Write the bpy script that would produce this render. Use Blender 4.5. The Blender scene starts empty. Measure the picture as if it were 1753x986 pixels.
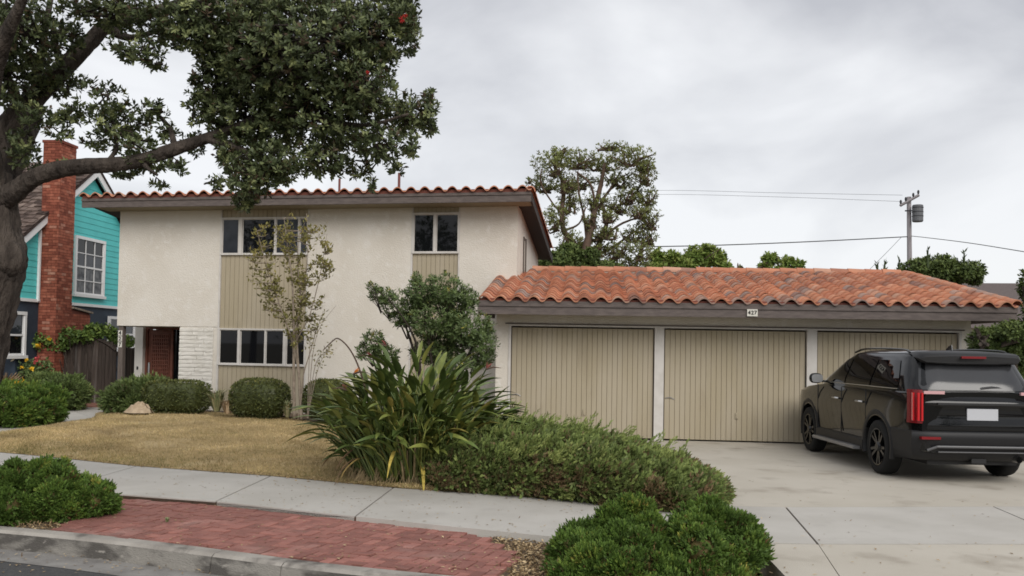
import bpy, bmesh, math, random
import numpy as np
from mathutils import Matrix, Vector
R = math.radians
rng = np.random.default_rng(7)
random.seed(7)
sc = bpy.context.scene
col = sc.collection

# ------------------------------------------------------------------ camera
W, H, F = 1753.0, 986.0, 1550.0
EYE, PITCH_PX, HOR, ROLL = 1.75, 45.0, 595.0, 0.0175
cd = bpy.data.cameras.new("camera"); cam = bpy.data.objects.new("camera", cd); col.objects.link(cam)
cd.sensor_width = 36; cd.lens = F / W * 36; cd.clip_end = 6000; cd.clip_start = 0.05
cd.shift_y = (HOR - H / 2 - PITCH_PX) / W
CM = Matrix.Rotation(R(90) + math.atan(PITCH_PX / F), 3, 'X') @ Matrix.Rotation(ROLL, 3, 'Z')
cam.matrix_world = Matrix.Translation((0, 0, EYE)) @ CM.to_4x4()
sc.camera = cam
sc.render.resolution_x, sc.render.resolution_y = 1024, 576
sc.view_settings.view_transform = 'Standard'; sc.view_settings.look = 'None'
sc.view_settings.exposure = 0.6; sc.view_settings.gamma = 1.0
sc.cycles.filter_width = 1.7
sc.cycles.max_bounces = 6; sc.cycles.diffuse_bounces = 3; sc.cycles.glossy_bounces = 3

# ------------------------------------------------------------------ light
SUN_EL, SUN_AZ = R(36), R(158)      # azimuth clockwise from +Y; the light comes from behind the camera, right
world = bpy.data.worlds.new("World"); sc.world = world; world.use_nodes = True
wn, wl = world.node_tree.nodes, world.node_tree.links
wn.clear()
wo = wn.new('ShaderNodeOutputWorld')
sky = wn.new('ShaderNodeTexSky'); sky.sky_type = 'NISHITA'; sky.sun_disc = False
sky.sun_elevation = SUN_EL; sky.sun_rotation = SUN_AZ
bg1 = wn.new('ShaderNodeBackground'); bg1.inputs[1].default_value = 0.1
wl.new(sky.outputs[0], bg1.inputs[0])
tc = wn.new('ShaderNodeTexCoord')
mp = wn.new('ShaderNodeMapping'); mp.inputs['Scale'].default_value = (1.0, 1.0, 2.0)
mp.inputs['Location'].default_value = (0.35, 0.2, 0.1)
wl.new(tc.outputs['Generated'], mp.inputs['Vector'])
nz = wn.new('ShaderNodeTexNoise'); nz.inputs['Scale'].default_value = 3.0; nz.inputs['Detail'].default_value = 7
nz.inputs['Roughness'].default_value = 0.48; nz.inputs['Distortion'].default_value = 0.35
wl.new(mp.outputs[0], nz.inputs['Vector'])
rp = wn.new('ShaderNodeValToRGB'); e = rp.color_ramp.elements
e[0].position = 0.36; e[0].color = (0.375, 0.38, 0.403, 1)
e[1].position = 0.64; e[1].color = (0.615, 0.62, 0.632, 1)
sx3 = wn.new('ShaderNodeSeparateXYZ'); wl.new(tc.outputs['Generated'], sx3.inputs[0])
hz1 = wn.new('ShaderNodeMapRange'); hz1.inputs[1].default_value = 0.0; hz1.inputs[2].default_value = 0.26; hz1.inputs[3].default_value = 0.09; hz1.inputs[4].default_value = 0.0
wl.new(sx3.outputs[2], hz1.inputs[0])                       # the cloud deck is thinner and paler towards the horizon all round
ad1 = wn.new('ShaderNodeMath'); wl.new(nz.outputs['Fac'], ad1.inputs[0]); wl.new(hz1.outputs[0], ad1.inputs[1])
wl.new(ad1.outputs[0], rp.inputs[0])
bg2 = wn.new('ShaderNodeBackground'); bg2.inputs[1].default_value = 1.0
wl.new(rp.outputs[0], bg2.inputs[0])
mx = wn.new('ShaderNodeMixShader'); mx.inputs[0].default_value = 0.93
wl.new(bg1.outputs[0], mx.inputs[1]); wl.new(bg2.outputs[0], mx.inputs[2])
wl.new(mx.outputs[0], wo.inputs[0])
sd = bpy.data.lights.new("sun", 'SUN'); sun = bpy.data.objects.new("sun", sd); col.objects.link(sun)
sd.energy = 1.5; sd.angle = R(40); sd.color = (1.0, 0.96, 0.9)
sv = Vector((math.sin(SUN_AZ) * math.cos(SUN_EL), math.cos(SUN_AZ) * math.cos(SUN_EL), math.sin(SUN_EL)))
sun.rotation_euler = sv.to_track_quat('Z', 'Y').to_euler(); sun.location = (0, 0, 30)

# ------------------------------------------------------------------ pixel -> place
def ray(u, v):
    d = Vector(((u - W / 2) / F, (H / 2 - v) / F + cd.shift_y * W / F, -1))
    return CM @ d
def G(u, v, z=0.0):
    d = ray(u, v); t = (z - EYE) / d.z
    return np.array((d.x * t, d.y * t, z))
def P(u, v, Y):
    d = ray(u, v); t = Y / d.y
    return np.array((d.x * t, Y, EYE + d.z * t))
class Frame:
    """a building's own axes: x along its front, y to the back, z up"""
    def __init__(s, ox, oy, yaw): s.o = np.array((ox, oy, 0.0)); s.a = yaw; s.c, s.s = math.cos(yaw), math.sin(yaw)
    def to(s, p):
        x, y = p[0] - s.o[0], p[1] - s.o[1]
        return np.array((x * s.c + y * s.s, -x * s.s + y * s.c, p[2] - s.o[2]))
    def w(s, p): return np.array((s.o[0] + p[0] * s.c - p[1] * s.s, s.o[1] + p[0] * s.s + p[1] * s.c, s.o[2] + p[2]))
    def front(s, u, v, y=0.0):
        d = ray(u, v); n = (-s.s, s.c)
        t = (y + s.o[0] * n[0] + s.o[1] * n[1]) / (d.x * n[0] + d.y * n[1])
        return s.to((d.x * t, d.y * t, EYE + d.z * t))
    def side(s, u, v, x=0.0):
        d = ray(u, v); n = (s.c, s.s)
        t = (x + s.o[0] * n[0] + s.o[1] * n[1]) / (d.x * n[0] + d.y * n[1])
        return s.to((d.x * t, d.y * t, EYE + d.z * t))

# ------------------------------------------------------------------ materials
def nt(name):
    m = bpy.data.materials.new(name); m.use_nodes = True
    t = m.node_tree
    return m, t.nodes, t.links, t.nodes['Principled BSDF']
def c4(c): return (c[0], c[1], c[2], 1)
def pm(name, c, rough=.75, c2=None, ns=3.0, lo=.38, hi=.66, bump=0.0, bs=60.0, rnd=0.0, spec=.3, metal=0, coat=0, stretch=None, c3=None, ns3=20.0, lo3=.55, hi3=.7, detail=6):
    m, n, l, b = nt(name)
    b.inputs['Roughness'].default_value = rough; b.inputs['Specular IOR Level'].default_value = spec
    b.inputs['Metallic'].default_value = metal; b.inputs['Coat Weight'].default_value = coat; b.inputs['Coat Roughness'].default_value = .04
    b.inputs['Base Color'].default_value = c4(c)
    g = n.new('ShaderNodeNewGeometry'); vec = g.outputs['Position']
    if stretch:
        mp = n.new('ShaderNodeMapping'); mp.inputs['Scale'].default_value = stretch; l.new(vec, mp.inputs['Vector']); vec = mp.outputs[0]
    out = None
    def layer(prev, c_new, scale, lo, hi):
        nn = n.new('ShaderNodeTexNoise'); nn.inputs['Scale'].default_value = scale; nn.inputs['Detail'].default_value = detail
        l.new(vec, nn.inputs['Vector'])
        mr = n.new('ShaderNodeMapRange'); mr.inputs[1].default_value = lo; mr.inputs[2].default_value = hi
        l.new(nn.outputs['Fac'], mr.inputs[0])
        mxx = n.new('ShaderNodeMix'); mxx.data_type = 'RGBA'
        l.new(mr.outputs[0], mxx.inputs[0])
        if prev is None: mxx.inputs[6].default_value = c4(c)
        else: l.new(prev, mxx.inputs[6])
        mxx.inputs[7].default_value = c4(c_new)
        return mxx.outputs[2]
    if c2: out = layer(None, c2, ns, lo, hi)
    if c3: out = layer(out, c3, ns3, lo3, hi3)
    if rnd:
        oi = n.new('ShaderNodeObjectInfo'); mr = n.new('ShaderNodeMapRange'); mr.inputs[3].default_value = 1 - rnd; mr.inputs[4].default_value = 1 + rnd
        l.new(oi.outputs['Random'], mr.inputs[0])
        hs = n.new('ShaderNodeHueSaturation'); l.new(mr.outputs[0], hs.inputs['Value'])
        if out: l.new(out, hs.inputs['Color'])
        else: hs.inputs['Color'].default_value = c4(c)
        out = hs.outputs[0]
    if out: l.new(out, b.inputs['Base Color'])
    if bump:
        bn = n.new('ShaderNodeTexNoise'); bn.inputs['Scale'].default_value = bs; bn.inputs['Detail'].default_value = 5
        l.new(vec, bn.inputs['Vector'])
        bp = n.new('ShaderNodeBump'); bp.inputs['Strength'].default_value = min(1, bump); bp.inputs['Distance'].default_value = .02 if bump < 1 else .06
        l.new(bn.outputs['Fac'], bp.inputs['Height']); l.new(bp.outputs[0], b.inputs['Normal'])
    return m
def ramp_mat(name, stops, src='tint', rough=.6, spec=.3, nv=.25, ns=12.0, bump=0, bs=40, trans=0.0):
    """colour picked per piece: from the mesh attribute 'tint', or from the object's random number"""
    m, n, l, b = nt(name)
    b.inputs['Roughness'].default_value = rough; b.inputs['Specular IOR Level'].default_value = spec
    if src == 'tint':
        a = n.new('ShaderNodeAttribute'); a.attribute_name = 'tint'; s = a.outputs['Fac']
    else:
        a = n.new('ShaderNodeObjectInfo'); s = a.outputs['Random']
    r = n.new('ShaderNodeValToRGB'); el = r.color_ramp.elements
    while len(el) < len(stops): el.new(.5)
    for i, (p, c) in enumerate(stops): el[i].position = p; el[i].color = c4(c)
    l.new(s, r.inputs[0])
    g = n.new('ShaderNodeNewGeometry')
    nn = n.new('ShaderNodeTexNoise'); nn.inputs['Scale'].default_value = ns; nn.inputs['Detail'].default_value = 4
    l.new(g.outputs['Position'], nn.inputs['Vector'])
    mr = n.new('ShaderNodeMapRange'); mr.inputs[1].default_value = .3; mr.inputs[2].default_value = .7
    mr.inputs[3].default_value = 1 - nv; mr.inputs[4].default_value = 1 + nv
    l.new(nn.outputs['Fac'], mr.inputs[0])
    hs = n.new('ShaderNodeHueSaturation'); l.new(mr.outputs[0], hs.inputs['Value']); l.new(r.outputs[0], hs.inputs['Color'])
    l.new(hs.outputs[0], b.inputs['Base Color'])
    if bump:
        bn = n.new('ShaderNodeTexNoise'); bn.inputs['Scale'].default_value = bs
        l.new(g.outputs['Position'], bn.inputs['Vector'])
        bp = n.new('ShaderNodeBump'); bp.inputs['Strength'].default_value = bump; bp.inputs['Distance'].default_value = .02
        l.new(bn.outputs['Fac'], bp.inputs['Height']); l.new(bp.outputs[0], b.inputs['Normal'])
    if trans:
        tr = n.new('ShaderNodeBsdfTranslucent'); l.new(hs.outputs[0], tr.inputs[0])
        ms = n.new('ShaderNodeMixShader'); ms.inputs[0].default_value = trans
        l.new(b.outputs[0], ms.inputs[1]); l.new(tr.outputs[0], ms.inputs[2])
        l.new(ms.outputs[0], n['Material Output'].inputs[0])
    return m
M = {}
M['stucco'] = pm('cream stucco', (.665, .625, .56), .9, (.615, .57, .50), 1.1, bump=.6, bs=38, c3=(.69, .655, .60), ns3=6)
M['white_stucco'] = pm('white paint', (.70, .67, .615), .85, (.62, .59, .53), 4, bump=.4, bs=60)
M['trim'] = pm('pale trim paint', (.60, .575, .545), .6, (.53, .505, .47), 5)
M['siding'] = pm('beige siding paint', (.40, .348, .26), .7, (.365, .312, .218), 2.2, bump=.1, bs=80, stretch=(1, 1, .25), c3=(.31, .262, .185), ns3=3.5, lo3=.57, hi3=.8)
M['groove'] = pm('siding groove', (.25, .21, .15), .9)
M['fascia'] = pm('brown fascia paint', (.10, .082, .076), .7, (.14, .115, .105), 6, stretch=(1, 1, 4), bump=.15)
M['soffit'] = pm('soffit paint', (.26, .22, .15), .8)
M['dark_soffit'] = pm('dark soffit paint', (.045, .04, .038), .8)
TS = [(0, (.24, .15, .125)), (.06, (.32, .15, .10)), (.18, (.40, .165, .10)), (.5, (.45, .195, .115)), (.75, (.50, .24, .15)), (.88, (.48, .28, .20)), (.95, (.30, .215, .185)), (1, (.25, .185, .165))]
M['tile'] = ramp_mat('terracotta tile', TS, 'obj', .75, .25, .16, 2.5, .2, 60)
M['tile_far'] = ramp_mat('terracotta tile far', TS, 'tint', .75, .25, .16, 2.5, .2, 60)
M['mortar'] = pm('mortar', (.42, .38, .33), .9, (.33, .29, .25), 12)
M['bird_stop'] = pm('tile underside', (.17, .06, .045), .9)
M['glass'] = pm('window glass', (.006, .0065, .008), .02, spec=.35)
M['glass_grey'] = pm('window glass with pale blind', (.03, .035, .045), .05, (.018, .021, .028), 3, spec=.35)
M['glass_lace'] = pm('window glass with lace', (.12, .125, .13), .1, (.02, .022, .028), 6, spec=.2)
M['concrete'] = pm('pavement concrete', (.45, .43, .395), .9, (.40, .38, .345), 1.3, bump=.25, bs=90, c3=(.38, .36, .33), ns3=3.2, lo3=.58, hi3=.82)
M['drive'] = pm('driveway concrete', (.47, .435, .375), .9, (.42, .385, .325), .7, bump=.2, bs=90, c3=(.27, .235, .19), ns3=1.6, lo3=.54, hi3=.8)
M['kerb'] = pm('kerb concrete', (.36, .335, .30), .9, (.25, .23, .205), 2.2, bump=.5, bs=40, c3=(.10, .09, .08), ns3=3, lo3=.52, hi3=.68)
M['kerb_face'] = pm('splash stained kerb face', (.25, .235, .21), .9, (.09, .083, .075), 2.6, lo=.4, hi=.56, bump=.5, bs=40, stretch=(1, 1, 2.5), c3=(.3, .28, .25), ns3=9, lo3=.6, hi3=.7)
M['gutter'] = pm('gutter concrete', (.26, .25, .235), .9, (.17, .16, .15), 3, bump=.4, bs=50)
M['asphalt'] = pm('asphalt', (.06, .06, .062), .9, (.085, .083, .08), 30, bump=.6, bs=120)
M['sand'] = pm('joint dirt', (.085, .05, .033), .95, (.06, .045, .03), 30)
M['soil'] = pm('soil', (.12, .085, .055), .95, (.2, .15, .1), 14, bump=.8, bs=60, c3=(.06, .045, .03), ns3=30)
M['yard'] = pm('far ground', (.13, .12, .075), .95, (.2, .17, .11), 2)
M['thatch'] = pm('dry thatch', (.40, .29, .14), .95, (.28, .21, .095), 5, bump=.8, bs=70, c3=(.46, .35, .19), ns3=1.2)
M['paver'] = pm('red paver', (.29, .128, .103), .85, (.24, .105, .087), 8, bump=.4, bs=70, rnd=.24, c3=(.35, .215, .185), ns3=1.7, lo3=.56, hi3=.85)
M['paver_dark'] = pm('brick red step', (.22, .10, .075), .85, (.3, .15, .11), 9)
M['bark'] = pm('grey bark', (.085, .068, .056), .9, (.035, .027, .022), 11, bump=1.0, bs=30, stretch=(1, 1, .28), detail=8)
M['bark_dark'] = pm('dark bark', (.055, .043, .036), .9, (.03, .024, .02), 9, bump=1.0, bs=22)
M['bark_tan'] = pm('tan bark', (.30, .25, .20), .85, (.2, .16, .125), 14)
M['bark_brown'] = pm('brown bark', (.13, .085, .062), .9, (.1, .07, .055), 5)
M['wood_old'] = pm('weathered boards', (.045, .034, .028), .85, (.075, .058, .048), 7, stretch=(3, 3, .25), rnd=.3, c3=(.16, .145, .135), ns3=1.6, lo3=.6, hi3=.75)
M['door_wood'] = pm('dark red wood door', (.19, .07, .045), .5, (.13, .046, .03), 9, spec=.3)
M['post'] = pm('brown post', (.10, .08, .068), .8, (.14, .115, .1), 9, stretch=(3, 3, .3))
M['teal'] = pm('turquoise paint', (.10, .53, .52), .6, (.09, .48, .475), 2, rnd=.04)
M['navy'] = pm('dark slate paint', (.028, .04, .058), .7, (.035, .05, .07), 3)
M['white'] = pm('white paint gloss', (.72, .72, .72), .5)
M['shake'] = ramp_mat('cedar shake', [(0, (.05, .035, .03)), (.5, (.11, .08, .068)), (1, (.22, .17, .145))], 'tint', .9, .2, .3, 8, .3, 50)
M['cbrick'] = ramp_mat('chimney brick', [(0, (.17, .05, .033)), (.5, (.255, .08, .05)), (.9, (.32, .11, .07)), (1, (.36, .18, .13))], 'tint', .85, .2, .25, 10, .3, 60)
M['cmortar'] = pm('chimney mortar', (.15, .05, .036), .95)
M['grey_roof'] = pm('grey brown shingles', (.13, .105, .10), .9, (.09, .075, .072), 14, stretch=(1, 1, 5))
M['metal'] = pm('galvanised metal', (.35, .35, .36), .4, metal=.8)
M['steel'] = pm('brushed steel', (.6, .6, .6), .3, metal=1)
M['rust'] = pm('rusty pipe', (.16, .06, .055), .8)
M['pole'] = pm('weathered pole', (.2, .185, .19), .9, (.27, .25, .26), 6, stretch=(3, 3, .2))
M['wire'] = pm('cable', (.03, .03, .035), .6)
M['trafo'] = pm('transformer paint', (.12, .125, .135), .6)
M['rock'] = pm('pale rock', (.46, .36, .25), .9, (.36, .27, .18), 8, bump=.6, bs=20)
M['plastic_dark'] = pm('black plastic', (.014, .014, .015), .55, spec=.4)
M['paint'] = pm('black car paint', (.004, .0045, .0055), .10, spec=.22, coat=.42)
M['clad'] = pm('grey black cladding', (.014, .014, .0155), .5, spec=.3)
M['tint_glass'] = pm('privacy glass', (.004, .004, .005), .02, spec=.4)
M['rear_glass'] = pm('rear privacy glass', (.03, .031, .034), .16, spec=.6)
M['red_lamp'] = pm('red lamp lens', (.5, .012, .018), .12, spec=.6, coat=1)
M['red_dim'] = pm('red reflector', (.17, .006, .01), .2, spec=.5)
M['clear_lamp'] = pm('clear lamp lens', (.55, .33, .34), .1, spec=.6)
M['skid'] = pm('dark satin trim', (.09, .09, .095), .4, spec=.5)
M['plate'] = pm('blank plate', (.46, .47, .50), .4)
M['tyre'] = pm('tyre rubber', (.014, .014, .014), .85)
M['rim'] = pm('black wheel', (.008, .008, .009), .25, spec=.4, coat=.2)
M['digit'] = pm('black digit', (.012, .012, .012), .6)
M['sign'] = pm('pale sign', (.62, .6, .54), .6)
# foliage: leaf by leaf colour
M['leaf_big'] = ramp_mat('coast tree leaf', [(0, (.10, .065, .04)), (.1, (.05, .065, .028)), (.45, (.09, .115, .05)), (.75, (.175, .205, .09)), (1, (.32, .35, .15))], trans=.22, rough=.42)
M['leaf_pine'] = ramp_mat('olive leaf', [(0, (.12, .10, .045)), (.5, (.155, .165, .06)), (1, (.23, .26, .08))], trans=.3)
M['leaf_bright'] = ramp_mat('bright leaf', [(0, (.09, .14, .03)), (.5, (.15, .22, .045)), (1, (.27, .32, .08))], trans=.3)
M['leaf_dark'] = ramp_mat('dark leaf', [(0, (.04, .06, .018)), (.5, (.075, .11, .03)), (1, (.13, .17, .045))], trans=.15)
M['leaf_myrtle'] = ramp_mat('bronze leaf', [(0, (.10, .085, .03)), (.5, (.17, .165, .05)), (1, (.29, .24, .075))], trans=.25)
M['leaf_shrub'] = ramp_mat('glossy shrub leaf', [(0, (.05, .075, .025)), (.5, (.095, .14, .045)), (.9, (.16, .21, .075)), (1, (.32, .28, .06))], rough=.42, trans=.1)
M['juniper'] = ramp_mat('juniper spray', [(0, (.10, .07, .04)), (.12, (.06, .085, .028)), (.5, (.11, .155, .045)), (.85, (.17, .21, .065)), (1, (.24, .27, .09))], rough=.65)
M['juniper_grey'] = ramp_mat('juniper spray dusty', [(0, (.18, .115, .06)), (.14, (.15, .12, .055)), (.22, (.085, .115, .036)), (.5, (.155, .205, .056)), (.85, (.24, .285, .085)), (1, (.33, .36, .12))], rough=.65)
M['juniper_gold'] = ramp_mat('juniper spray fresh', [(0, (.2, .11, .05)), (.06, (.045, .08, .016)), (.5, (.095, .165, .028)), (.85, (.18, .25, .045)), (1, (.34, .29, .065))], rough=.65)
M['box'] = ramp_mat('hedge leaf', [(0, (.04, .05, .016)), (.5, (.085, .10, .03)), (.85, (.15, .16, .045)), (1, (.25, .23, .07))], rough=.5)
M['bop'] = ramp_mat('paddle leaf', [(0, (.05, .08, .026)), (.45, (.085, .125, .036)), (.75, (.14, .17, .045)), (.92, (.24, .22, .055)), (1, (.34, .25, .07))], 'obj', .4, .4, .25, 7)
BS = [(0, (.055, .085, .024)), (.4, (.105, .15, .038)), (.75, (.18, .21, .05)), (.95, (.24, .24, .06)), (1, (.33, .26, .075))]
M['bop'] = ramp_mat('paddle leaf', BS, 'obj', .4, .4, .25, 7)
M['bop_in'] = ramp_mat('inner paddle leaf', BS, 'tint', .4, .4, .25, 7)
M['bop_dead'] = ramp_mat('dead paddle leaf', [(0, (.14, .085, .05)), (.5, (.26, .17, .09)), (.8, (.40, .28, .09)), (1, (.46, .36, .08))], 'obj', .7, .2, .3, 12)
M['bop_stalk'] = ramp_mat('leaf stalks', [(0, (.06, .08, .028)), (.7, (.12, .15, .05)), (1, (.30, .23, .13))])
M['straw'] = ramp_mat('dry grass blade', [(0, (.17, .16, .06)), (.25, (.34, .265, .12)), (.6, (.50, .375, .195)), (1, (.66, .53, .32))], rough=.8, nv=.38, ns=1.1)
M['tuft'] = ramp_mat('grassy tuft', [(0, (.1, .12, .05)), (.5, (.2, .22, .1)), (1, (.38, .33, .2))])
M['plume'] = ramp_mat('feathery grass', [(0, (.3, .2, .11)), (1, (.5, .38, .25))])
M['vine'] = ramp_mat('vine leaf', [(0, (.05, .085, .02)), (.5, (.1, .16, .035)), (1, (.2, .27, .06))], trans=.15)
M['petal_yellow'] = pm('yellow petal', (.75, .47, .03), .6)
M['petal_pink'] = pm('coral petal', (.7, .12, .13), .6)
M['petal_cream'] = pm('cream petal', (.7, .6, .42), .6)
M['petal_orange'] = pm('orange sepal', (.75, .22, .03), .5)
M['bract_pink'] = pm('faded bract', (.26, .085, .07), .7)
M['petal_red'] = pm('red blossom', (.45, .02, .02), .6)
M['litter'] = ramp_mat('leaf litter', [(0, (.12, .075, .04)), (.5, (.30, .21, .11)), (1, (.52, .41, .25))], rough=.9)

# ------------------------------------------------------------------ mesh builder
class MB:
    def __init__(s): s.V = []; s.T = []; s.L = []; s.S = []; s.n = 0
    def add(s, V, Fs, tint=0.5):
        V = np.asarray(V, float)
        s.V.append(V)
        s.T.append(np.full(len(V), tint) if np.isscalar(tint) else np.asarray(tint, float))
        if isinstance(Fs, np.ndarray):
            s.L.append((Fs + s.n).ravel()); s.S.append(np.full(len(Fs), Fs.shape[1]))
        else:
            s.L.append(np.array([i + s.n for f in Fs for i in f], int)); s.S.append(np.array([len(f) for f in Fs], int))
        s.n += len(V); return s
    def box(s, x0, x1, y0, y1, z0, z1, tint=.5):
        V = [(x, y, z) for z in (z0, z1) for y in (y0, y1) for x in (x0, x1)]
        return s.add(V, [(0, 2, 3, 1), (4, 5, 7, 6), (0, 1, 5, 4), (2, 6, 7, 3), (0, 4, 6, 2), (1, 3, 7, 5)], tint)
    def prism(s, poly, axis, a, b, tint=.5):
        """poly: 2-D points in the plane across axis (0:x -> yz, 1:y -> xz, 2:z -> xy)"""
        n = len(poly)
        def mk(p, t): return {0: (t, p[0], p[1]), 1: (p[0], t, p[1]), 2: (p[0], p[1], t)}[axis]
        V = [mk(p, a) for p in poly] + [mk(p, b) for p in poly]
        ar = sum(poly[i][0] * poly[(i + 1) % n][1] - poly[(i + 1) % n][0] * poly[i][1] for i in range(n))
        flip = (ar > 0) == (axis != 1)
        if b < a: flip = not flip
        F0 = list(range(n)); F1 = list(range(n, 2 * n))
        Fs = [F0[::-1], F1] + [(i, (i + 1) % n, n + (i + 1) % n, n + i) for i in range(n)]
        if not flip: Fs = [tuple(f[::-1]) for f in Fs]
        return s.add(V, Fs, tint)
    def tube(s, pts, rad, n=8, tint=.5, cap=True, wob=0.0, ridge=0.0):
        pts = np.asarray(pts, float); k = len(pts)
        rad = np.broadcast_to(np.asarray(rad, float), (k,))
        tg = np.gradient(pts, axis=0); tg /= np.linalg.norm(tg, axis=1)[:, None] + 1e-9
        ref = np.array((0.0, 0, 1)) if abs(tg[0][2]) < .9 else np.array((1.0, 0, 0))
        a = np.cross(tg[0], ref); a /= np.linalg.norm(a)
        V = []; ang = np.arange(n) * 2 * np.pi / n
        rg = rng.normal(0, ridge, n) if ridge else np.zeros(n)
        for i in range(k):
            if ridge: rg = rg * .93 + rng.normal(0, ridge * .36, n)
            a = a - tg[i] * a.dot(tg[i]); a /= np.linalg.norm(a) + 1e-9
            b = np.cross(tg[i], a)
            rr = rad[i] * (1 + rg + (rng.normal(0, wob, n) if wob else 0))
            V.append(pts[i] + np.outer(np.cos(ang) * rr, a) + np.outer(np.sin(ang) * rr, b))
        V = np.concatenate(V)
        Fs = [(i * n + j, i * n + (j + 1) % n, (i + 1) * n + (j + 1) % n, (i + 1) * n + j) for i in range(k - 1) for j in range(n)]
        if cap: Fs += [tuple(range(n))[::-1], tuple(range((k - 1) * n, k * n))]
        return s.add(V, Fs, tint)
    def grid(s, A, tint=.5, flip=False):
        A = np.asarray(A, float); r, c = A.shape[:2]
        Fs = [(i * c + j, i * c + j + 1, (i + 1) * c + j + 1, (i + 1) * c + j) for i in range(r - 1) for j in range(c - 1)]
        if flip: Fs = [f[::-1] for f in Fs]
        return s.add(A.reshape(-1, 3), Fs, tint)
    def lathe(s, prof, axis=0, n=24, org=(0, 0, 0), tint=.5):
        """prof: (along axis, radius)"""
        V = []
        for a, r in prof:
            for k in range(n):
                t = 2 * np.pi * k / n; p = [0, 0, 0]
                p[axis] = a; p[(axis + 1) % 3] = r * math.cos(t); p[(axis + 2) % 3] = r * math.sin(t)
                V.append([p[i] + org[i] for i in range(3)])
        m = len(prof)
        Fs = [(i * n + j, (i + 1) * n + j, (i + 1) * n + (j + 1) % n, i * n + (j + 1) % n) for i in range(m - 1) for j in range(n)]
        return s.add(V, Fs, tint)
    def mesh(s, name, mat, smooth=False):
        V = np.concatenate(s.V); L = np.concatenate(s.L).astype(np.int32); S = np.concatenate(s.S).astype(np.int32)
        me = bpy.data.meshes.new(name)
        me.vertices.add(len(V)); me.vertices.foreach_set('co', V.astype(np.float32).ravel())
        me.loops.add(len(L)); me.loops.foreach_set('vertex_index', L)
        st = np.zeros(len(S), np.int32); st[1:] = np.cumsum(S)[:-1]
        me.polygons.add(len(S)); me.polygons.foreach_set('loop_start', st); me.polygons.foreach_set('loop_total', S)
        me.update(calc_edges=True)
        T = np.concatenate(s.T)
        if T.min() != T.max():
            at = me.attributes.new('tint', 'FLOAT', 'POINT'); at.data.foreach_set('value', T.astype(np.float32))
        me.polygons.foreach_set('use_smooth', np.full(len(S), bool(smooth)))
        me.materials.append(mat)
        me.validate()
        return me
    def build(s, name, mat, parent=None, smooth=False, kind=None):
        return link(name, s.mesh(name, mat, smooth), parent, kind)
def link(name, me, parent=None, kind=None, loc=None, rot=None, scale=None):
    o = bpy.data.objects.new(name, me); col.objects.link(o)
    if parent: o.parent = parent
    if kind: o['kind'] = kind
    if loc is not None: o.location = loc
    if rot is not None: o.rotation_euler = rot
    if scale is not None: o.scale = scale
    return o
def tag(o, label, cat, group=None):
    o['label'] = label; o['category'] = cat
    if group: o['group'] = group
    return o
def thing(name, label, cat, loc=(0, 0, 0), rz=0.0, group=None):
    o = bpy.data.objects.new(name, None); col.objects.link(o)
    o.location = loc; o.rotation_euler = (0, 0, rz); o.empty_display_size = .3
    return tag(o, label, cat, group)
def part(mb, name, mat, parent, smooth=False, kind=None): return mb.build(name, M[mat], parent, smooth, kind)
def bx(name, mat, parent, *a): return MB().box(*a).build(name, M[mat], parent)
def struct(mb, name, mat, smooth=False): return mb.build(name, M[mat], None, smooth, 'structure')
def setting(name):
    o = bpy.data.objects.new(name, None); col.objects.link(o); o['kind'] = 'structure'; return o
def spline(pts, k=6):
    pts = np.asarray(pts, float); out = []
    q = np.vstack([2 * pts[0] - pts[1], pts, 2 * pts[-1] - pts[-2]])
    for i in range(1, len(q) - 2):
        for t in np.linspace(0, 1, k, endpoint=False):
            a, b, c, d = q[i - 1], q[i], q[i + 1], q[i + 2]
            out.append(.5 * (2 * b + (c - a) * t + (2 * a - 5 * b + 4 * c - d) * t * t + (3 * b - a - 3 * c + d) * t ** 3))
    out.append(pts[-1]); return np.array(out)
def unit(a): return a / (np.linalg.norm(a, axis=-1, keepdims=True) + 1e-9)
def rdir(n):
    return unit(rng.normal(size=(n, 3)))
def leaves(mb, Pt, D, L, Wd, tint, N=None, mid=.45, fold=.12):
    n = len(Pt); D = unit(D)
    N = rdir(n) if N is None else N
    S = unit(np.cross(D, N)); N = np.cross(S, D)
    L = np.broadcast_to(L, (n,))[:, None]; Wd = np.broadcast_to(Wd, (n,))[:, None]
    V = np.stack([Pt, Pt + D * L * mid + S * Wd / 2 + N * Wd * fold, Pt + D * L, Pt + D * L * mid - S * Wd / 2 + N * Wd * fold], 1).reshape(-1, 3)
    b = np.arange(n)[:, None] * 4
    Fs = np.concatenate([b + [0, 1, 2], b + [0, 2, 3]])
    mb.add(V, Fs.astype(int), np.repeat(np.broadcast_to(tint, (n,)), 4))
def rosettes(mb, Pt, D, k, L, Wd, tint):
    n = len(Pt); D = unit(D)
    A = unit(np.cross(D, rdir(n))); B = np.cross(D, A)
    for i in range(k):
        t = 2 * np.pi * (i / k) * 1.9 + rng.uniform(0, 1.2, n); p = rng.uniform(.5, 1.45, n)
        d = D * np.cos(p)[:, None] + (A * np.cos(t)[:, None] + B * np.sin(t)[:, None]) * np.sin(p)[:, None]
        leaves(mb, Pt - D * rng.uniform(0, L * .9, n)[:, None], d, L * rng.uniform(.7, 1.15, n), Wd * rng.uniform(.8, 1.2, n), np.clip(tint + rng.normal(0, .1, n), 0, 1), N=D + .3 * rdir(n), mid=.58)
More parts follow.
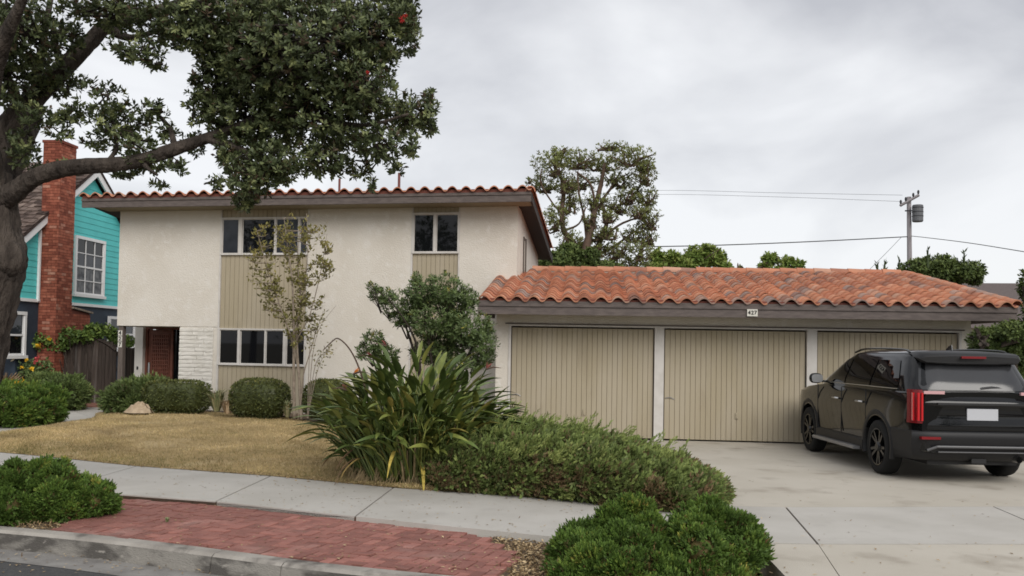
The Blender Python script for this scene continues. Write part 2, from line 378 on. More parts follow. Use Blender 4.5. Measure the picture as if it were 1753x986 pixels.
def sprigs(mb, Pt, D, L, tint, k=9, w=.16, spread=.6, nl=.38):
    """feathery sprays: k narrow needles along an axis"""
    n = len(Pt); D = unit(D)
    L = np.broadcast_to(L, (n,))
    for i in range(k):
        s = (i + .3) / k; rd = unit(np.cross(D, rdir(n)))
        d = unit(D + rd * spread * (1 - .5 * s)) if i < k - 1 else D
        b = Pt + D * (L * s * .75)[:, None]
        l = (L * nl * rng.uniform(.8, 1.2, n))[:, None]
        sd = unit(np.cross(d, rdir(n))) * l * w
        V = np.stack([b - sd, b + sd, b + d * l * .6 + sd * 1.1, b + d * l], 1).reshape(-1, 3)
        q = np.arange(n)[:, None] * 4
        mb.add(V, np.concatenate([q + [0, 1, 2], q + [0, 2, 3]]).astype(int), np.repeat(np.clip(tint + rng.normal(0, .08, n) + (.12 * s - .05), 0, 1), 4))
def blob_surface(bl, n, zmin=0.0, lump=.1):
    """points and outward normals on the skin of a union of ellipsoids [(cx,cy,cz,rx,ry,rz)]"""
    bl = np.asarray(bl, float); ar = (bl[:, 3] * bl[:, 4] + bl[:, 3] * bl[:, 5] + bl[:, 4] * bl[:, 5]); ar /= ar.sum()
    outP, outN = [], []
    while sum(map(len, outP)) < n:
        k = rng.choice(len(bl), n, p=ar); d = rdir(n); r = bl[k, 3:]
        q = bl[k, :3] + d * r * (1 + rng.normal(0, lump, (n, 1)))
        nn = unit(d / r)
        ok = q[:, 2] > zmin
        for j in range(len(bl)):
            e = (((q - bl[j, :3]) / bl[j, 3:]) ** 2).sum(1)
            ok &= (k == j) | (e > .88)
        outP.append(q[ok]); outN.append(nn[ok])
        if not ok.any(): break
    return np.concatenate(outP)[:n], np.concatenate(outN)[:n]
def core(mb, bl, f=.88, zmin=-.05, tint=.25):
    for b in bl:
        U = np.linspace(0, 2 * np.pi, 17); Vv = np.linspace(-np.pi / 2, np.pi / 2, 9)
        A = np.array([[(b[0] + b[3] * f * math.cos(v) * math.cos(u), b[1] + b[4] * f * math.cos(v) * math.sin(u), max(zmin, b[2] + b[5] * f * math.sin(v))) for u in U] for v in Vv])
        mb.grid(A, tint)
def inblob(b, n, outer=.5):
    d = rdir(n); r = rng.uniform(outer ** 3, 1, n) ** (1 / 3)
    return np.asarray(b[:3]) + d * r[:, None] * np.asarray(b[3:6]), d
def poly_slab(mb, pts, z0, z1): mb.prism([(p[0], p[1]) for p in pts], 2, z0, z1)
def inpoly(p, poly):
    x, y = p[0], p[1]; c = False; n = len(poly)
    for i in range(n):
        a, b = poly[i], poly[i - 1]
        if (a[1] > y) != (b[1] > y) and x < (b[0] - a[0]) * (y - a[1]) / (b[1] - a[1]) + a[0]: c = not c
    return c
def shrink(a, b, g):
    """both ends of the segment pulled in by g"""
    d = (b - a) / np.linalg.norm(b - a) * g
    return a + d, b - d

# ------------------------------------------------------------------ ground, road, pavement
struct(MB().add([(-3000, -3000, -.3), (3000, -3000, -.3), (3000, 3000, -.3), (-3000, 3000, -.3)], [(0, 1, 2, 3)]), 'ground', 'yard')
KZ = -.04
kerb_px = [(-900, 862), (-500, 873), (-250, 884), (0, 900.5), (200, 919), (390, 942), (560, 964), (780, 986), (1000, 1003), (1180, 1013)]
kb = np.array([G(u, v, KZ)[:2] for u, v in kerb_px])
kb = spline(np.c_[kb, np.zeros(len(kb))], 8)[:, :2]
def offs(line, d):
    t = np.gradient(line, axis=0); t = t / np.linalg.norm(t, axis=1)[:, None]
    return line + np.c_[t[:, 1], -t[:, 0]] * d          # positive: towards the road
far_px = {0: (-260, 752), 1: (50, 779), 2: (233, 798), 3: (463, 815), 4: (673, 835), 5: (1230, 866), 6: (1345, 868), 7: (1700, 867), 8: (2050, 866), 9: (2900, 862)}
near_px = {0: (-520, 790), 1: (-110, 818), 2: (95, 838), 3: (370, 858), 4: (608, 884), 5: (1290, 929), 6: (1400, 931), 7: (1850, 931), 8: (2300, 930), 9: (3300, 925)}
fz = {k: G(u, v)[:2] for k, (u, v) in far_px.items()}; nr = {k: G(u, v)[:2] for k, (u, v) in near_px.items()}
fmid = [G(u, v)[:2] for u, v in ((860, 848), (1050, 859))]; nmid = [G(u, v)[:2] for u, v in ((770, 901), (940, 918))]
sidewalk = setting('sidewalk')
for i in range(9):
    a, b = fz[i], fz[i + 1]; c, d = nr[i + 1], nr[i]
    a, b = shrink(a, b, .011); c, d = shrink(c, d, .011)
    poly = [a] + (fmid if i == 4 else []) + [b, c] + (nmid[::-1] if i == 4 else []) + [d]
    mb = MB(); poly_slab(mb, poly, -.13, 0.0)
    part(mb, 'slab', 'concrete', sidewalk)
# dirt that fills the joints, and the bed under everything
jp = [fz[i] for i in range(10)] + [np.array((60, 4.0)), np.array((60, 1)), np.array((2.5, 1.))] + [nr[i] for i in (5, 4, 3, 2, 1, 0)]
mb = MB(); mb.prism([tuple(p) for p in jp], 2, -.2, -.014); struct(mb, 'joint_dirt', 'sand')
# driveway
driveway = setting('driveway')
base_l, base_r = G(860, 750)[:2], G(2300, 772)[:2]
ap_l, ap_r = G(900, 762)[:2], G(2300, 783)[:2]
mb = MB(); poly_slab(mb, [ap_l + (0, -.006), G(1060, 790)[:2], fz[5] + (0, .022), fz[6] + (0, .022), fz[7] + (0, .022), fz[8] + (0, .022), ap_r + (0, -.006)][::-1], -.13, -.001); part(mb, 'slab', 'drive', driveway)
mb = MB(); poly_slab(mb, [base_l, ap_l, ap_r, base_r + (0, .0)][::-1], -.13, .003); part(mb, 'slab', 'drive', driveway)
lo6 = G(1436, 985)[:2]; lo6 = nr[6] + (lo6 - nr[6]) * 3
lo5 = nr[5] + (nr[5] - fz[5]) * 1.6
mb = MB(); poly_slab(mb, [nr[5] + (0, -.022), lo5, lo6 + (-.006, 0), nr[6] + (-.0035, -.018)], -.2, -.002); part(mb, 'slab', 'drive', driveway)
mb = MB(); poly_slab(mb, [nr[6] + (.0035, -.018), lo6 + (.006, 0), np.array((14, 3.5)), nr[8] + (0, -.022), nr[7] + (0, -.022)], -.2, -.002); part(mb, 'slab', 'drive', driveway)
# kerb in pieces
kerb = setting('kerb')
prof = [(0.0, KZ - .3), (0.0, KZ), (.13, KZ - .002), (.165, KZ - .025), (.19, KZ - .17), (.19, KZ - .3)]
def u_of(p):
    q = CM.transposed() @ Vector((p[0], p[1], KZ - EYE)); return W / 2 + F * q.x / -q.z
us = np.array([u_of(p) for p in kb])
cuts = [-2000, -420, -60, 385, 503, 800, 3000]
for a, b in zip(cuts[:-1], cuts[1:]):
    idx = [i for i in range(len(kb)) if a < us[i] < b]
    if len(idx) < 2: continue
    t = list(np.linspace(0, 1, 3))
    ln = kb[idx]
    # extend the ends to the cut
    def at_u(uc):
        j = np.searchsorted(us, uc)
        if j <= 0 or j >= len(us): return None
        f = (uc - us[j - 1]) / (us[j] - us[j - 1]); return kb[j - 1] * (1 - f) + kb[j] * f
    p0, p1 = at_u(a), at_u(b)
    if p0 is not None: ln = np.vstack([p0 + (ln[0] - p0) / np.linalg.norm(ln[0] - p0) * .004, ln])
    if p1 is not None: ln = np.vstack([ln, p1 + (ln[-1] - p1) / np.linalg.norm(ln[-1] - p1) * .004])
    A = np.array([[(*q, z) for q, z in zip([offs(ln, o)[i] for o, z in prof], [z for o, z in prof])] for i in range(len(ln))])
    mb = MB(); mb.grid(A); k = len(prof)
    mb.add(A[0], [tuple(range(k))]); mb.add(A[-1], [tuple(range(k))[::-1]])
    ks = part(mb, 'kerb_segment', 'kerb', kerb); ks.data.materials.append(M['kerb_face'])
    for p_ in ks.data.polygons:
        if abs(p_.normal.z) < .5: p_.material_index = 1
g0, g1, g2 = offs(kb, .185), offs(kb, .62), offs(kb, 9)
def strip(a, b, za, zb): return np.array([[(*p, za), (*q, zb)] for p, q in zip(a, b)])
struct(MB().grid(strip(g0, g1, KZ - .165, KZ - .145)), 'gutter', 'gutter')
struct(MB().grid(strip(offs(kb, .6), g2, KZ - .149, KZ - .12)), 'road', 'asphalt')

# parkway: mulch bed and brick pavers
near_line = np.array([nr[0], nr[1], nr[2], nr[3], nr[4], *nmid, nr[5]])
kin = offs(kb, .02)
bed_poly = [tuple(p) for p in near_line] + [tuple(p) for p in kin[us < 1180][::-1]]
mb = MB(); mb.prism(bed_poly, 2, -.25, -.075); struct(mb, 'parkway_bed', 'soil')
A0, A1 = G(140, 880, -.05)[:2], G(860, 950, -.05)[:2]
# the paved field
field = [G(u, v, -.05)[:2] for u, v in ((172, 840), (370, 860), (608, 888), (800, 908), (838, 925), (880, 950), (860, 990), (700, 980), (500, 957), (300, 932), (90, 908), (120, 885))]
dr = unit((A1 - A0)[None])[0]; nrm = np.array((-dr[1], dr[0]))
bl_, bw_ = .2, .1
bm = MB().box(-bl_ / 2 + .005, bl_ / 2 - .005, -bw_ / 2 + .005, bw_ / 2 - .005, -.06, 0)
bm = bm.mesh('brick', M['paver'])
bmm = bmesh.new(); bmm.from_mesh(bm); bmesh.ops.bevel(bmm, geom=[e for e in bmm.edges if all(v.co.z > -.01 for v in e.verts)], offset=.004, segments=1, affect='EDGES'); bmm.to_mesh(bm); bmm.free()
spots = []
def herring():
    out = []
    for k in range(-40, 90):
        for m_ in range(-30, 30):
            x = k * .1 + m_ * .2 ; y = k * .1 - m_ * .2
            out.append((x + .1, y + .05, 0)); out.append((x + .25, y, 1))
    return out
paving = setting('brick_paving')
org = (A0 + A1) / 2; ang = math.atan2(dr[1], dr[0])
for (lx, ly, o) in herring():
    p = org + dr * lx + nrm * ly
    if abs(lx) < 4 and abs(ly) < 1.6 and inpoly(p, field): spots.append((p, o))
spots.sort(key=lambda s: np.hypot(*s[0]))
rest = MB()
for k, (p, o) in enumerate(spots):
    z = -.046 + rng.normal(0, .004); a = ang + (R(90) if o else 0) + rng.normal(0, .02)
    if k < 300:
        link('brick', bm, paving, loc=(p[0], p[1], z), rot=(rng.normal(0, .016), rng.normal(0, .016), a))
    else:
        c, s = math.cos(a), math.sin(a)
        q = np.array([(x, y) for y in (-.047, .047) for x in (-.097, .097)])
        q = np.c_[q[:, 0] * c - q[:, 1] * s + p[0], q[:, 0] * s + q[:, 1] * c + p[1]]
        rest.add(np.vstack([np.c_[q, np.full(4, z - .05)], np.c_[q, np.full(4, z)]]), [(4, 5, 7, 6), (0, 1, 5, 4), (2, 6, 7, 3), (0, 4, 6, 2), (1, 3, 7, 5)])
if rest.n: part(rest, 'far_bricks', 'paver', paving, kind='stuff')
print('bricks', len(spots))

# lawn, walk, beds
lawn_far = [(-500, 800, .0), (-200, 764, .02), (0, 742, .05), (103, 726, .09), (159, 716, .12), (184, 705, .15), (340, 704.5, .15), (440, 711, .15), (509, 718, .15), (600, 735, .13), (700, 760, .1), (780, 785, .07)]
lf = np.array([G(u, v, z) for u, v, z in lawn_far])
nu = np.array([-520, -260, 0, 50, 150, 233, 350, 463, 570, 640, 700, 780.])
fl_u = [-260, 50, 233, 463, 673, 860]; fl_v = [752, 779, 798, 815, 835, 848]
ln_ = np.array([G(u, np.interp(u, fl_u, fl_v) - .8, .004) for u in np.maximum(nu, -500)])
lf_s, ln_s = spline(lf, 8), spline(ln_, 8)
T_ = np.linspace(0, 1, 26)
LG = np.array([[ln_s[i] * (1 - t) + lf_s[i] * t + np.array((0, 0, .10 * math.sin(math.pi * min(1, t * 1.0)) ** .8 * (1 if i > 10 else .5) * max(0, min(1, (72 - i) / 24)) + .02 * math.sin(i * .7 + t * 9) * math.sin(math.pi * t))) for t in T_] for i in range(len(lf_s))])
struct(MB().grid(LG, flip=False), 'lawn', 'thatch', True)
# grass blades
def lawn_pt(n):
    i = rng.uniform(8, LG.shape[0] - 1.01, n); t = rng.beta(1.0, 1.15, n) * (LG.shape[1] - 1.01)
    i0 = i.astype(int); t0 = t.astype(int); fi = (i - i0)[:, None]; ft = (t - t0)[:, None]
    return (LG[i0, t0] * (1 - fi) + LG[i0 + 1, t0] * fi) * (1 - ft) + (LG[i0, t0 + 1] * (1 - fi) + LG[i0 + 1, t0 + 1] * fi) * ft, t / LG.shape[1]
n = 90000
p, tt = lawn_pt(n)
d = rdir(n) * .75; d[:, 2] = np.abs(d[:, 2]) + .55
mb = MB()
patch = np.sin(p[:, 0] * 1.7 + 1) * np.sin(p[:, 1] * 2.1) * .16
leaves(mb, p - [0, 0, .004], d, rng.uniform(.025, .06, n), rng.uniform(.004, .008, n), np.clip(rng.beta(2, 2, n) + patch - .35 * np.exp(-tt * 9), 0, 1))
o = part(mb, 'grass', 'straw', None, kind='stuff'); o['label'] = 'short straw coloured grass of the front lawn'
# edging strip at the back of the lawn
ed = lf_s[40:72]
mb = MB()
for a, b in zip(ed[:-1], ed[1:]):
    q = np.array((0, .07, 0)); up = np.array((0, 0, .035))
    mb.add([a - up, b - up, b + q - up, a + q - up, a + up, b + up, b + q + up, a + q + up], [(0, 1, 5, 4), (4, 5, 6, 7), (1, 2, 6, 5), (2, 3, 7, 6)])
struct(mb, 'lawn_edging', 'post')
# soil beds behind the lawn and under the shrubs
bedp = [tuple(q[:2]) for q in lf_s[40:]] + [tuple(G(860, 848)[:2]), tuple(G(1050, 859)[:2]), tuple(fz[5]), tuple(G(1060, 790)[:2]), tuple(ap_l), (-1.5, 24), (-9, 26), (-10.4, 24)]
mb = MB(); mb.prism(bedp, 2, -.1, .022); struct(mb, 'planting_bed', 'soil')
# raised bed ground by the house
mb = MB(); mb.prism([tuple(q[:2] + (0, .05)) for q in lf_s[40:66]] + [(-1.5, 24), (-9, 26), (-10.4, 24)], 2, -.1, .135); struct(mb, 'house_bed', 'soil')
# walk to the door
walk = setting('garden_walk')
wn_px = [(-230, 778), (0, 741), (103, 725.5), (159, 715.5), (181, 706)]
wf_px = [(-330, 760), (-60, 735), (70, 706), (112, 698), (190, 697)]
wn_ = [G(u, v, .1) for u, v in wn_px]; wf_ = [G(u, v, .1) for u, v in wf_px]
for i in range(4):
    a, b = shrink(wn_[i][:2], wn_[i + 1][:2], .01); c, d = shrink(wf_[i + 1][:2], wf_[i][:2], .01)
    mb = MB(); poly_slab(mb, [a, b, c, d], -.1, .1); part(mb, 'slab', 'concrete', walk)
e0, e1, e2, e3 = G(112, 697.5, .1), G(190, 696, .1), G(215, 672, .14), G(120, 672, .14)
mb = MB(); poly_slab(mb, [e0[:2], e1[:2], e2[:2] + (1.5, .6), e3[:2]], -.1, .112); struct(mb, 'entry_paving', 'paver_dark')
mb = MB(); mb.prism([(-45, 11), tuple(nr[0] + (-.3, 0)), tuple(fz[0]), tuple(wf_[0][:2]), tuple(wf_[1][:2]), tuple(wf_[2][:2]), tuple(wf_[3][:2]), (-10.0, 24), (-9, 27), (-1.5, 25), (-1, 60), (-45, 60)], 2, -.2, .03); struct(mb, 'side_yard', 'soil')
mb = MB(); mb.prism([(-1.2, 25), (45, 21), (45, 70), (-1.2, 70)], 2, -.2, -.05); struct(mb, 'back_yard', 'yard')

# ------------------------------------------------------------------ helpers for buildings
def boards(mb, x0, x1, z0, z1, y, w=.105, gap=.007, depth=.009):
    """vertical grooved boards standing proud of y (front at y, groove floor at y+depth)"""
    n = max(1, round((x1 - x0) / w)); w = (x1 - x0) / n
    for i in range(n):
        a, b = x0 + i * w + gap / 2, x0 + (i + 1) * w - gap / 2
        V = [(a, y + depth, z0), (b, y + depth, z0), (b - .002, y, z0), (a + .002, y, z0)]
        V = V + [(p[0], p[1], z1) for p in V]
        mb.add(V, [(3, 2, 6, 7), (2, 1, 5, 6), (0, 3, 7, 4)])
def window(parent, x0, x1, z0, z1, splits, y=0.0, fr=.035, mats=None, name='window'):
    """aluminium frame, mullions at splits, one pane object per light"""
    w = MB()
    w.box(x0, x1, y - .012, y + .06, z1 - fr, z1); w.box(x0, x1, y - .02, y + .06, z0, z0 + fr)
    w.box(x0, x0 + fr, y - .01, y + .06, z0 + fr, z1 - fr); w.box(x1 - fr, x1, y - .01, y + .06, z0 + fr, z1 - fr)
    for x, hw in splits: w.box(x - hw, x + hw, y - .008, y + .06, z0 + fr, z1 - fr)
    o = part(w, name, 'trim', parent)
    xs = [x0 + fr] + [x for x, h in splits] + [x1 - fr]; hs = [0] + [h for x, h in splits] + [0]
    for i in range(len(xs) - 1):
        a, b = xs[i] + hs[i], xs[i + 1] - hs[i + 1]
        sash = MB(); f = .018; yy = y + .015 if i % 2 == 0 else y + .03
        for q in ((a, b, z1 - fr - f, z1 - fr), (a, b, z0 + fr, z0 + fr + f)): sash.box(q[0], q[1], yy, yy + .02, q[2], q[3])
        for q in ((a, a + f), (b - f, b)): sash.box(q[0], q[1], yy, yy + .02, z0 + fr + f, z1 - fr - f)
        part(sash, 'sash', 'trim', o)
        p = MB(); p.box(a + f, b - f, yy + .006, yy + .012, z0 + fr + f, z1 - fr - f)
        part(p, 'pane', (mats or ['glass'])[i % len(mats or ['glass'])], o)
    return o
TW, TE = .315, .27
def tile_profile(w, n=11):
    """barrel then narrow pan: (x, z) across the tile"""
    out = []
    for i in range(n):
        t = i / (n - 1)
        if t < .72: out.append((w * t, .085 * math.sin(math.pi * t / .72) ** .8))
        else: out.append((w * t, -.014 * math.sin(math.pi * (t - .72) / .28)))
    return out
def tile_geo(w, L, th=.026):
    """local: x across, y up the slope (0 = lower edge), z normal to the slope"""
    pr = np.array(tile_profile(w)); k = len(pr)
    lo = np.c_[pr[:, 0], np.zeros(k), pr[:, 1] + .040]; hi = np.c_[pr[:, 0], np.full(k, L), pr[:, 1]]
    un = lo - (0, -.002, th)
    V = np.vstack([lo, hi, un]); Fs = []
    for i in range(k - 1):
        Fs += [(i, i + 1, k + i + 1, k + i), (2 * k + i, 2 * k + i + 1, i + 1, i)]
    return V, Fs
def tile_mesh(w, L):
    mb = MB(); V, Fs = tile_geo(w, L); mb.add(V, Fs)
    me = mb.mesh('tile', M['tile']);  me.polygons.foreach_set('use_smooth', np.array([i % 2 == 0 for i in range(len(me.polygons))]))
    return me
def ridge_mesh(L, r=.095, th=.016):
    mb = MB(); n = 9; an = np.linspace(-.15, np.pi + .15, n)
    for r0, y0, y1, s in ((r, 0, L, 1),):
        lo = np.c_[np.zeros(n), np.cos(an) * r * 1.06, np.sin(an) * r * 1.06 + .012]; hi = np.c_[np.full(n, L), np.cos(an) * r, np.sin(an) * r]
        un = np.c_[np.zeros(n), np.cos(an) * (r - th), np.sin(an) * (r - th) + .012]
        V = np.vstack([lo, hi, un]); Fs = []
        for i in range(n - 1): Fs += [(i, n + i, n + i + 1, i + 1), (2 * n + i, i, i + 1, 2 * n + i + 1)]
        mb.add(V, Fs)
    me = mb.mesh('ridge_tile', M['tile']); return me
def digit_mesh(ch, size, mat, name='digit'):
    cu = bpy.data.curves.new('digit_outline', 'FONT'); cu.body = ch; cu.size = size; cu.extrude = .004
    cu.align_x = 'CENTER'; cu.align_y = 'CENTER'; cu.offset = size * .02
    t = bpy.data.objects.new('digit_outline', cu); col.objects.link(t)
    dg = bpy.context.evaluated_depsgraph_get()
    me = bpy.data.meshes.new_from_object(t.evaluated_get(dg)); me.name = name
    bpy.data.objects.remove(t); bpy.data.curves.remove(cu)
    me.materials.clear(); me.materials.append(M[mat]); return me

# ------------------------------------------------------------------ two-storey house
corner = P(885, 464, 20.1)
HF = Frame(corner[0], corner[1], -R(11))
house = thing('stucco_house', 'two-storey cream stucco house with beige board bays, flat tiled eave and recessed red door', 'house', tuple(HF.o), HF.a)
def hx(u, v=450): return HF.front(u, v)[0]
def hz(u, v): return HF.front(u, v)[2]
xL = hx(203.5, 450); zS = hz(290, 558.5); zT = 4.99
c1a, c1b = hx(376, 440), hx(528, 440); c2a, c2b = hx(703.5, 440), hx(787, 440)
xE0, xE1 = hx(238, 610), hx(306.5, 610)
D0 = 5.2; SK = .075                                      # depth, slight splay of the right flank
wall = MB()
wall.box(xL, c1a, 0, .3, zS, zT)                         # upper left block over the entry
wall.box(xE1, c1a, 0.012, .3, -.3, zS - .002)            # carries the block veneer
wall.box(c1b, c2a, 0, .3, -.3, zT)
wall.box(c2b, -.005, 0, .3, -.3, zT)
zw = {}
zw['u1'] = (hz(440, 436.5), hz(440, 372)); zw['l1'] = (hz(440, 626), hz(440, 562.5)); zw['u2'] = (hz(745, 434), hz(745, 364))
part(wall, 'wall', 'stucco', house)
core_ = MB()
core_.prism([(xL + .003, .3), (0, .3), (-SK * D0, D0), (xL + .003, D0)], 2, zS + .002, zT - .01)
core_.prism([(xE1 + .02, .3), (0, .3), (-SK * D0, D0), (xE1 + .02, D0)], 2, -.3, zS + .002)
core_.box(xL + .02, xE1 + .02, 1.62, D0, -.3, zS)
part(core_, 'rear_wall', 'stucco', house)
flank = MB(); flank.prism([(-.005, 0), (0.0, 0), (-SK * D0, D0), (-SK * D0 - .01, D0)], 2, -.3, zT - .3); part(flank, 'side_wall', 'stucco', house)
# board bays
for (a, b, rows) in ((c1a, c1b, ((-.2, zw['l1'][0]), (zw['l1'][1], zw['u1'][0]), (zw['u1'][1], zT))), (c2a, c2b, ((-.2, zw['u2'][0]), (zw['u2'][1], zT)))):
    tr = MB(); tr.box(a, a + .035, -.008, .1, -.3, zT - .002); tr.box(b - .035, b, -.008, .1, -.3, zT - .002); part(tr, 'bay_trim', 'trim', house)
    for z0, z1 in rows:
        mb = MB(); boards(mb, a + .035, b - .035, z0, z1, .03, .112); part(mb, 'siding_boards', 'siding', house, kind='stuff')
    bk = MB(); bk.box(a + .03, b - .03, .042, .3, -.3, zT - .004); part(bk, 'siding_backing', 'groove', house)
ux = lambda u: hx(u, 400)
w1 = window(house, c1a + .02, c1b - .02, zw['u1'][0], zw['u1'][1], [(ux(411.5), .045), (ux(471), .02), (ux(512), .02)], -.004, mats=['glass_grey', 'glass', 'glass_grey', 'glass_grey'])
lx_ = lambda u: hx(u, 600)
w2 = window(house, c1a + .02, c1b - .02, zw['l1'][0], zw['l1'][1], [(lx_(408.5), .03), (lx_(453.5), .018), (lx_(487), .035)], -.004)
w3 = window(house, c2a + .02, c2b - .02, zw['u2'][0], zw['u2'][1], [(hx(744.5, 400), .03)], -.004)
for o, lab in ((w1, 'upper bay window with narrow left light'), (w2, 'lower bay window of four lights'), (w3, 'upper right window of two lights')): o['label'] = lab
# pale things seen behind the lower panes
sl = MB(); sl.box(lx_(413), lx_(450), .05, .055, zw['l1'][0] + .28, zw['l1'][0] + .31)
# slump block veneer beside the door
zb0, zb1 = .0, zS - .03; rows = 22; rh = (zb1 - zb0) / rows
xa, xb = xE1, c1a - .10
ven = bpy.data.objects.new('block_veneer', MB().box(xa + .01, xb, .002, .014, zb0, zb1).mesh('block_veneer', M['white_stucco'])); col.objects.link(ven); ven.parent = house
for r in range(rows):
    z0 = zb0 + r * rh
    xs = [xa, xa + (xb - xa) * (.38 + .24 * ((r * 7) % 5) / 5), xb] if r % 3 else [xa, xa + (xb - xa) * .72, xb]
    for a, b in zip(xs[:-1], xs[1:]):
        n = 6; mb = MB(); A = []
        sag = rng.uniform(.0, .008)
        for t, (dz, dy) in enumerate(((.003, 0), (.006, -.012 - sag), (rh * .5, -.015 - sag), (rh - .006, -.012 - sag), (rh - .003, 0))):
            A.append([(a + .006 + (b - a - .012) * k / n, dy + rng.normal(0, .003), z0 + dz + (rng.normal(0, .0025) if 0 < t < 4 else 0)) for k in range(n + 1)])
        A = np.array(A); mb.grid(A)
        mb.add(A[:, 0], [(0, 1, 2, 3, 4)][::-1]); mb.add(A[:, -1], [(4, 3, 2, 1, 0)])
        part(mb, 'brick', 'white_stucco', ven)
# entry: return wall, door, side light, post, ceiling
DY = 1.3
ex = lambda u: HF.front(u, 610, DY)[0]
st = MB(); st.box(ex(235), ex(248.5), DY - .12, DY + .32, -.3, zS - .003); part(st, 'entry_return', 'white_stucco', house)
bell = MB(); bell.box(ex(239.5), ex(242), DY - .135, DY - .12, 1.02, 1.1); part(bell, 'doorbell', 'plastic_dark', house)
fr = MB(); fr.box(ex(248.5), ex(252), DY, DY + .1, .1, zS - .06); fr.box(ex(292.5), ex(295.5), DY, DY + .1, .1, zS - .06); fr.box(ex(248.5), ex(312), DY, DY + .1, zS - .06, zS - .01)
part(fr, 'door_frame', 'door_wood', house)
d0, d1, dz1 = ex(252), ex(292.5), zS - .07
door = bx('front_door', 'door_wood', house, d0, d1, DY + .04, DY + .09, .1, dz1)
lat = MB(); lx0, lx1 = d0 + .13, d1 - .07
nx, nzz = 9, 18
for i in range(nx + 1): x = lx0 + (lx1 - lx0) * i / nx; lat.box(x - .011, x + .011, DY + .018, DY + .04, .2, dz1 - .12)
for j in range(nzz + 1): z = .2 + (dz1 - .32) * j / nzz; lat.box(lx0 - .01, lx1 + .01, DY + .012, DY + .038, z - .012, z + .012)
part(lat, 'lattice', 'door_wood', door)
hd = MB(); hd.box(d0 + .03, d0 + .075, DY + .0, DY + .03, .78, 1.2); part(hd, 'handle', 'steel', door)
bx('side_light', 'glass', house, ex(295.5), ex(330), DY + .06, DY + .07, .1, zS - .06)
bx('entry_back_wall', 'stucco', house, ex(312), ex(330), DY + .08, DY + .3, -.3, zS)
px0, px1 = hx(200, 610), hx(208.5, 610)
post = bx('entry_post', 'post', house, px0 + .01, px1, .03, .14, -.2, zS - .002)
MB().box(xL + .01, xE1 - .005, .02, 1.62, zS - .012, zS - .004).build('entry_ceiling', M['soffit'], house)
# roof: high along the front, falling to the back
EY = -.62; zE = 5.02; SL = -.115; XR = .40
rz = lambda y: zE + SL * (y - EY)
xRl = HF.front(141, 350, EY)[0]
def rx(y, base): return base - (SK if base > 0 else -SK * .0) * (y - EY)
# roof as a sheared slab
def slab_roof(mb, x0, x1, y0, y1, dz0, dz1):
    V = []
    for dz in (dz0, dz1):
        for y in (y0, y1):
            V += [(x0, y, rz(y) + dz), (rx(y, x1), y, rz(y) + dz)]
    mb.add(V, [(0, 2, 3, 1), (4, 5, 7, 6), (0, 1, 5, 4), (2, 6, 7, 3), (0, 4, 6, 2), (1, 3, 7, 5)])
mb = MB(); slab_roof(mb, xRl + .02, XR - .03, EY + .04, D0 + .5, -.02, .06)
roof = part(mb, 'roof', 'dark_soffit', house)
fa = MB()
zf0, zf1 = HF.front(560, 347.5, EY)[2], HF.front(560, 330, EY)[2]
zf0 = rz(EY) - .12; zf1 = rz(EY) + .09
fa.box(xRl, XR, EY - .02, EY + .035, zf0, zf0 + .145); fa.box(xRl - .004, XR + .004, EY - .04, EY + .03, zf0 + .148, zf1)
V = [(XR - .02, EY + .036, zf0), (XR + .02, EY + .036, zf0), (rx(D0 + .5, XR) + .02, D0 + .5, rz(D0 + .5) - .12), (rx(D0 + .5, XR) - .02, D0 + .5, rz(D0 + .5) - .12)]
V += [(p[0], p[1], p[2] + .20) for p in V]
fb = MB(); fb.add(V, [(0, 3, 2, 1), (4, 5, 6, 7), (0, 1, 5, 4), (1, 2, 6, 5), (2, 3, 7, 6), (3, 0, 4, 7)])
part(fa, 'fascia', 'fascia', roof)
part(fb, 'barge_board', 'dark_soffit', roof)
V = [(xL - .3, EY + .04, rz(EY) - .11), (XR - .02, EY + .04, rz(EY) - .11), (XR - .02, 0.0, rz(0) - .05), (xL - .3, 0.0, rz(0) - .05)]
sf = MB(); sf.add(V, [(0, 1, 2, 3)]); part(sf, 'eave_soffit', 'soffit', roof)
V = [(-.06, -.01, rz(0) - .03), (XR - .02, -.01, rz(0) - .03), (rx(D0 + .5, XR) - .02, D0 + .5, rz(D0 + .5) - .03), (-SK * D0 - .06, D0 + .5, rz(D0 + .5) - .03)]
sf = MB(); sf.add(V, [(0, 1, 2, 3)]); part(sf, 'rake_soffit', 'dark_soffit', roof)
tm = tile_mesh(TW, .36)
nt_ = int(round((XR - xRl + .05) / TW)); wv = (XR - xRl + .05) / nt_
for i in range(nt_):
    link('tile', tm, roof, loc=(xRl - .03 + i * wv, EY - .10, zf1 + .02 + rng.normal(0, .004)), rot=(R(-3) + rng.normal(0, .01), 0, rng.normal(0, .006)), scale=(wv / TW, 1, 1))
rest = MB()
for r in range(1, 20):
    for i in range(nt_):
        V, Fs = tile_geo(wv, .36); y0 = EY - .10 + r * TE
        V = V + [xRl - .03 + i * wv - SK * (r * TE) * (i / nt_), y0, zf1 + .02 + SL * r * TE]
        V[11:22, 2] += SL * .36
        rest.add(V, Fs, rng.uniform())
part(rest, 'upper_tiles', 'tile_far', roof, kind='stuff')
rm = ridge_mesh(.42, .105)
for k in range(15):
    y = EY - .02 + k * .385
    o = link('rake_tile', rm, roof, loc=(rx(y, XR) - .02, y, rz(y) + .10), rot=(0, R(-SL * 55), R(90) + math.atan(SK)))
bs = MB(); bs.box(xRl + .01, XR - .02, EY - .02, EY + .02, zf1, zf1 + .075); part(bs, 'bird_stop', 'bird_stop', roof)
